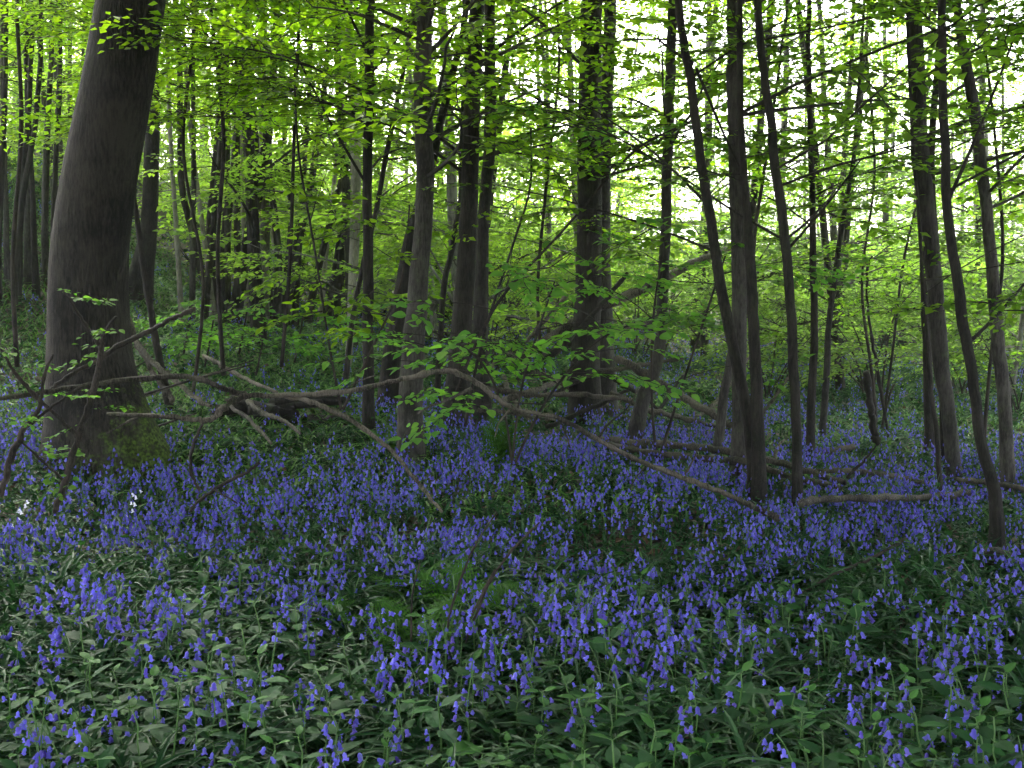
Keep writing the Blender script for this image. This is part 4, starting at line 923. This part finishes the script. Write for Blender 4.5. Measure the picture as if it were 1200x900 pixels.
li = MB(); n = 9000; x, y = wedge(n, 2.3, 16, r); z = ground(x, y) + r.uniform(.005, .05, n)
bake(li, LO, frames(azel(r.uniform(0, 2 * PI, n), r.normal(0, .3, n)), np.stack([r.normal(0, .4, n), r.normal(0, .4, n), np.ones(n)], -1), r.uniform(.04, .09, n)), np.stack([x, y, z], -1))
kindof(tag(li.build("leaf_litter", M_LITTER), "brown dead leaves lying between the green plants", "leaf litter"), 'stuff')

# ------------------------------------------------------------------ nettles in the front
def serrated(w=.36):
    V = [[0, 0, 0]]; T = []; Q = []; m = 9
    top = []; bot = []; mid = []
    for k in range(m + 1):
        t = k / m; q = w * math.sin(PI * min(1, .12 + t * .86)) ** .85 * (1 - .35 * t)
        q = q * (1 if k % 2 == 0 else .84); z = -.18 * t * t
        if k == m: q = 0.005
        top.append([t + (.02 if k % 2 == 0 else 0), q, z + .10 * q]); mid.append([t, 0, z]); bot.append([t + (.02 if k % 2 == 0 else 0), -q, z + .10 * q])
    V = np.array(top + mid + bot); n = m + 1
    for k in range(m): Q += [[k, k + n, k + n + 1, k + 1], [k + n, k + 2 * n, k + 2 * n + 1, k + n + 1]]
    return V, np.array(Q), np.zeros((0, 3), int)
SER = serrated()
NP = []
for k in range(6):
    rr = np.random.default_rng(1200 + k); H = rr.uniform(.18, .32); root = thing("nettle", (0, 0, 0), "", "plant"); root['_o'] = [0, 0, 0]
    n = 8; ax = np.stack([np.cumsum(rr.normal(0, .006, n)), np.cumsum(rr.normal(0, .006, n)), np.linspace(-.01, H, n)], -1); st = MB(); tube(st, ax, np.linspace(.0032, .002, n), 5)
    lf = MB(); pairs = 5; lp = resample(ax, pairs + 1)[1:]; D = []; Pp = []; sc = []
    for j in range(pairs):
        a0 = j * PI / 2 + rr.normal(0, .15); f = j / (pairs - 1)
        for s in (0, PI):
            d = azel(np.array(a0 + s), np.array(rr.normal(.05 + .35 * f, .12))); D.append(d); Pp.append(lp[j] + d * .012); sc.append((.105 - .06 * f ** 1.5) * rr.uniform(.85, 1.15))
            tube(st, [lp[j], lp[j] + d * .012], .0012, 3, cap=False)
    bake(lf, SER, frames(np.array(D), np.tile([0, 0, 1.], (len(D), 1)) + rr.normal(0, .12, (len(D), 3)), np.array(sc)), np.array(Pp))
    st.build("stem", M_STEM, root, True); lf.build("leaves", M_NETTLE, root); NP.append(root)
x, y = wedge(900, 2.75, 4.8, r, .48, 1.6); q = np.where(y < 3.5, .95, .25) * (.3 + clump(x, y, 1.5, 3)) > r.random(len(x)); x, y = x[q], y[q]
pts = []
for a, b in zip(x, y):
    if all((a - c) ** 2 + (b - e) ** 2 > .085 ** 2 for c, e in pts): pts.append((a, b))
pts = pts[:230]
for c, (a, b) in enumerate(pts):
    loc = (a, b, gz(a, b)); px, _ = pix(*loc); rz = r.uniform(0, 2 * PI); sc = r.uniform(.7, 1.2)
    if c < 6: o = NP[c]; o.location = loc; o.rotation_euler = (0, 0, rz); o.scale = (sc,) * 3
    else: o = copy_tree(NP[c % 6], loc, rz, sc, (r.normal(0, .1), r.normal(0, .1)))
    tag(o, f"{'small' if sc < .85 else 'large' if sc > 1.05 else 'middling'} nettle {['in the very front', 'in the front', 'in the second rank', 'among near bluebells', 'among bluebells further up'][int(np.clip((b - 2.75) / .4, 0, 4))]}, {['at the left corner', 'at the left edge', 'left of centre-left', 'left of the ferns', 'below the first fern', 'below the ferns', 'below the bare shoots', 'right of the bare shoots', 'left of the long thin stick', 'under the long thin stick', 'near the right edge', 'at the right corner'][int(np.clip(px / 100, 0, 11))]}".replace('  ', ' '), "plant", "nettles and leafy plants in the front")
# small pale stones in the front
for k, (px, py, s, lab) in enumerate([(815, 897, .03, "pale stone at the bottom edge of the photo"), (950, 812, .025, "pale rounded stone among the bluebells at right")]):
    b = G(px, py + 6); m = MB(); u = np.linspace(0, PI, 9); v = np.linspace(0, 2 * PI, 13)[:-1]
    V = np.array([[math.sin(a) * math.cos(c) * (1 + .15 * math.sin(3 * c + a * 2)) * 1.4, math.sin(a) * math.sin(c) * (1 + .1 * math.sin(2 * c)), math.cos(a) * .7] for a in u for c in v]) * s
    Q = [[i * 12 + j, i * 12 + (j + 1) % 12, (i + 1) * 12 + (j + 1) % 12, (i + 1) * 12 + j] for i in range(8) for j in range(12)]
    m.add(V, Q); o = m.build("stone", B_DEAD, None, True); o.location = (b[0], b[1], b[2] + s + .12 * k * 0 + .02); tag(o, lab, "stone")

for o in list(bpy.data.objects):
    if '_o' in o: del o['_o']
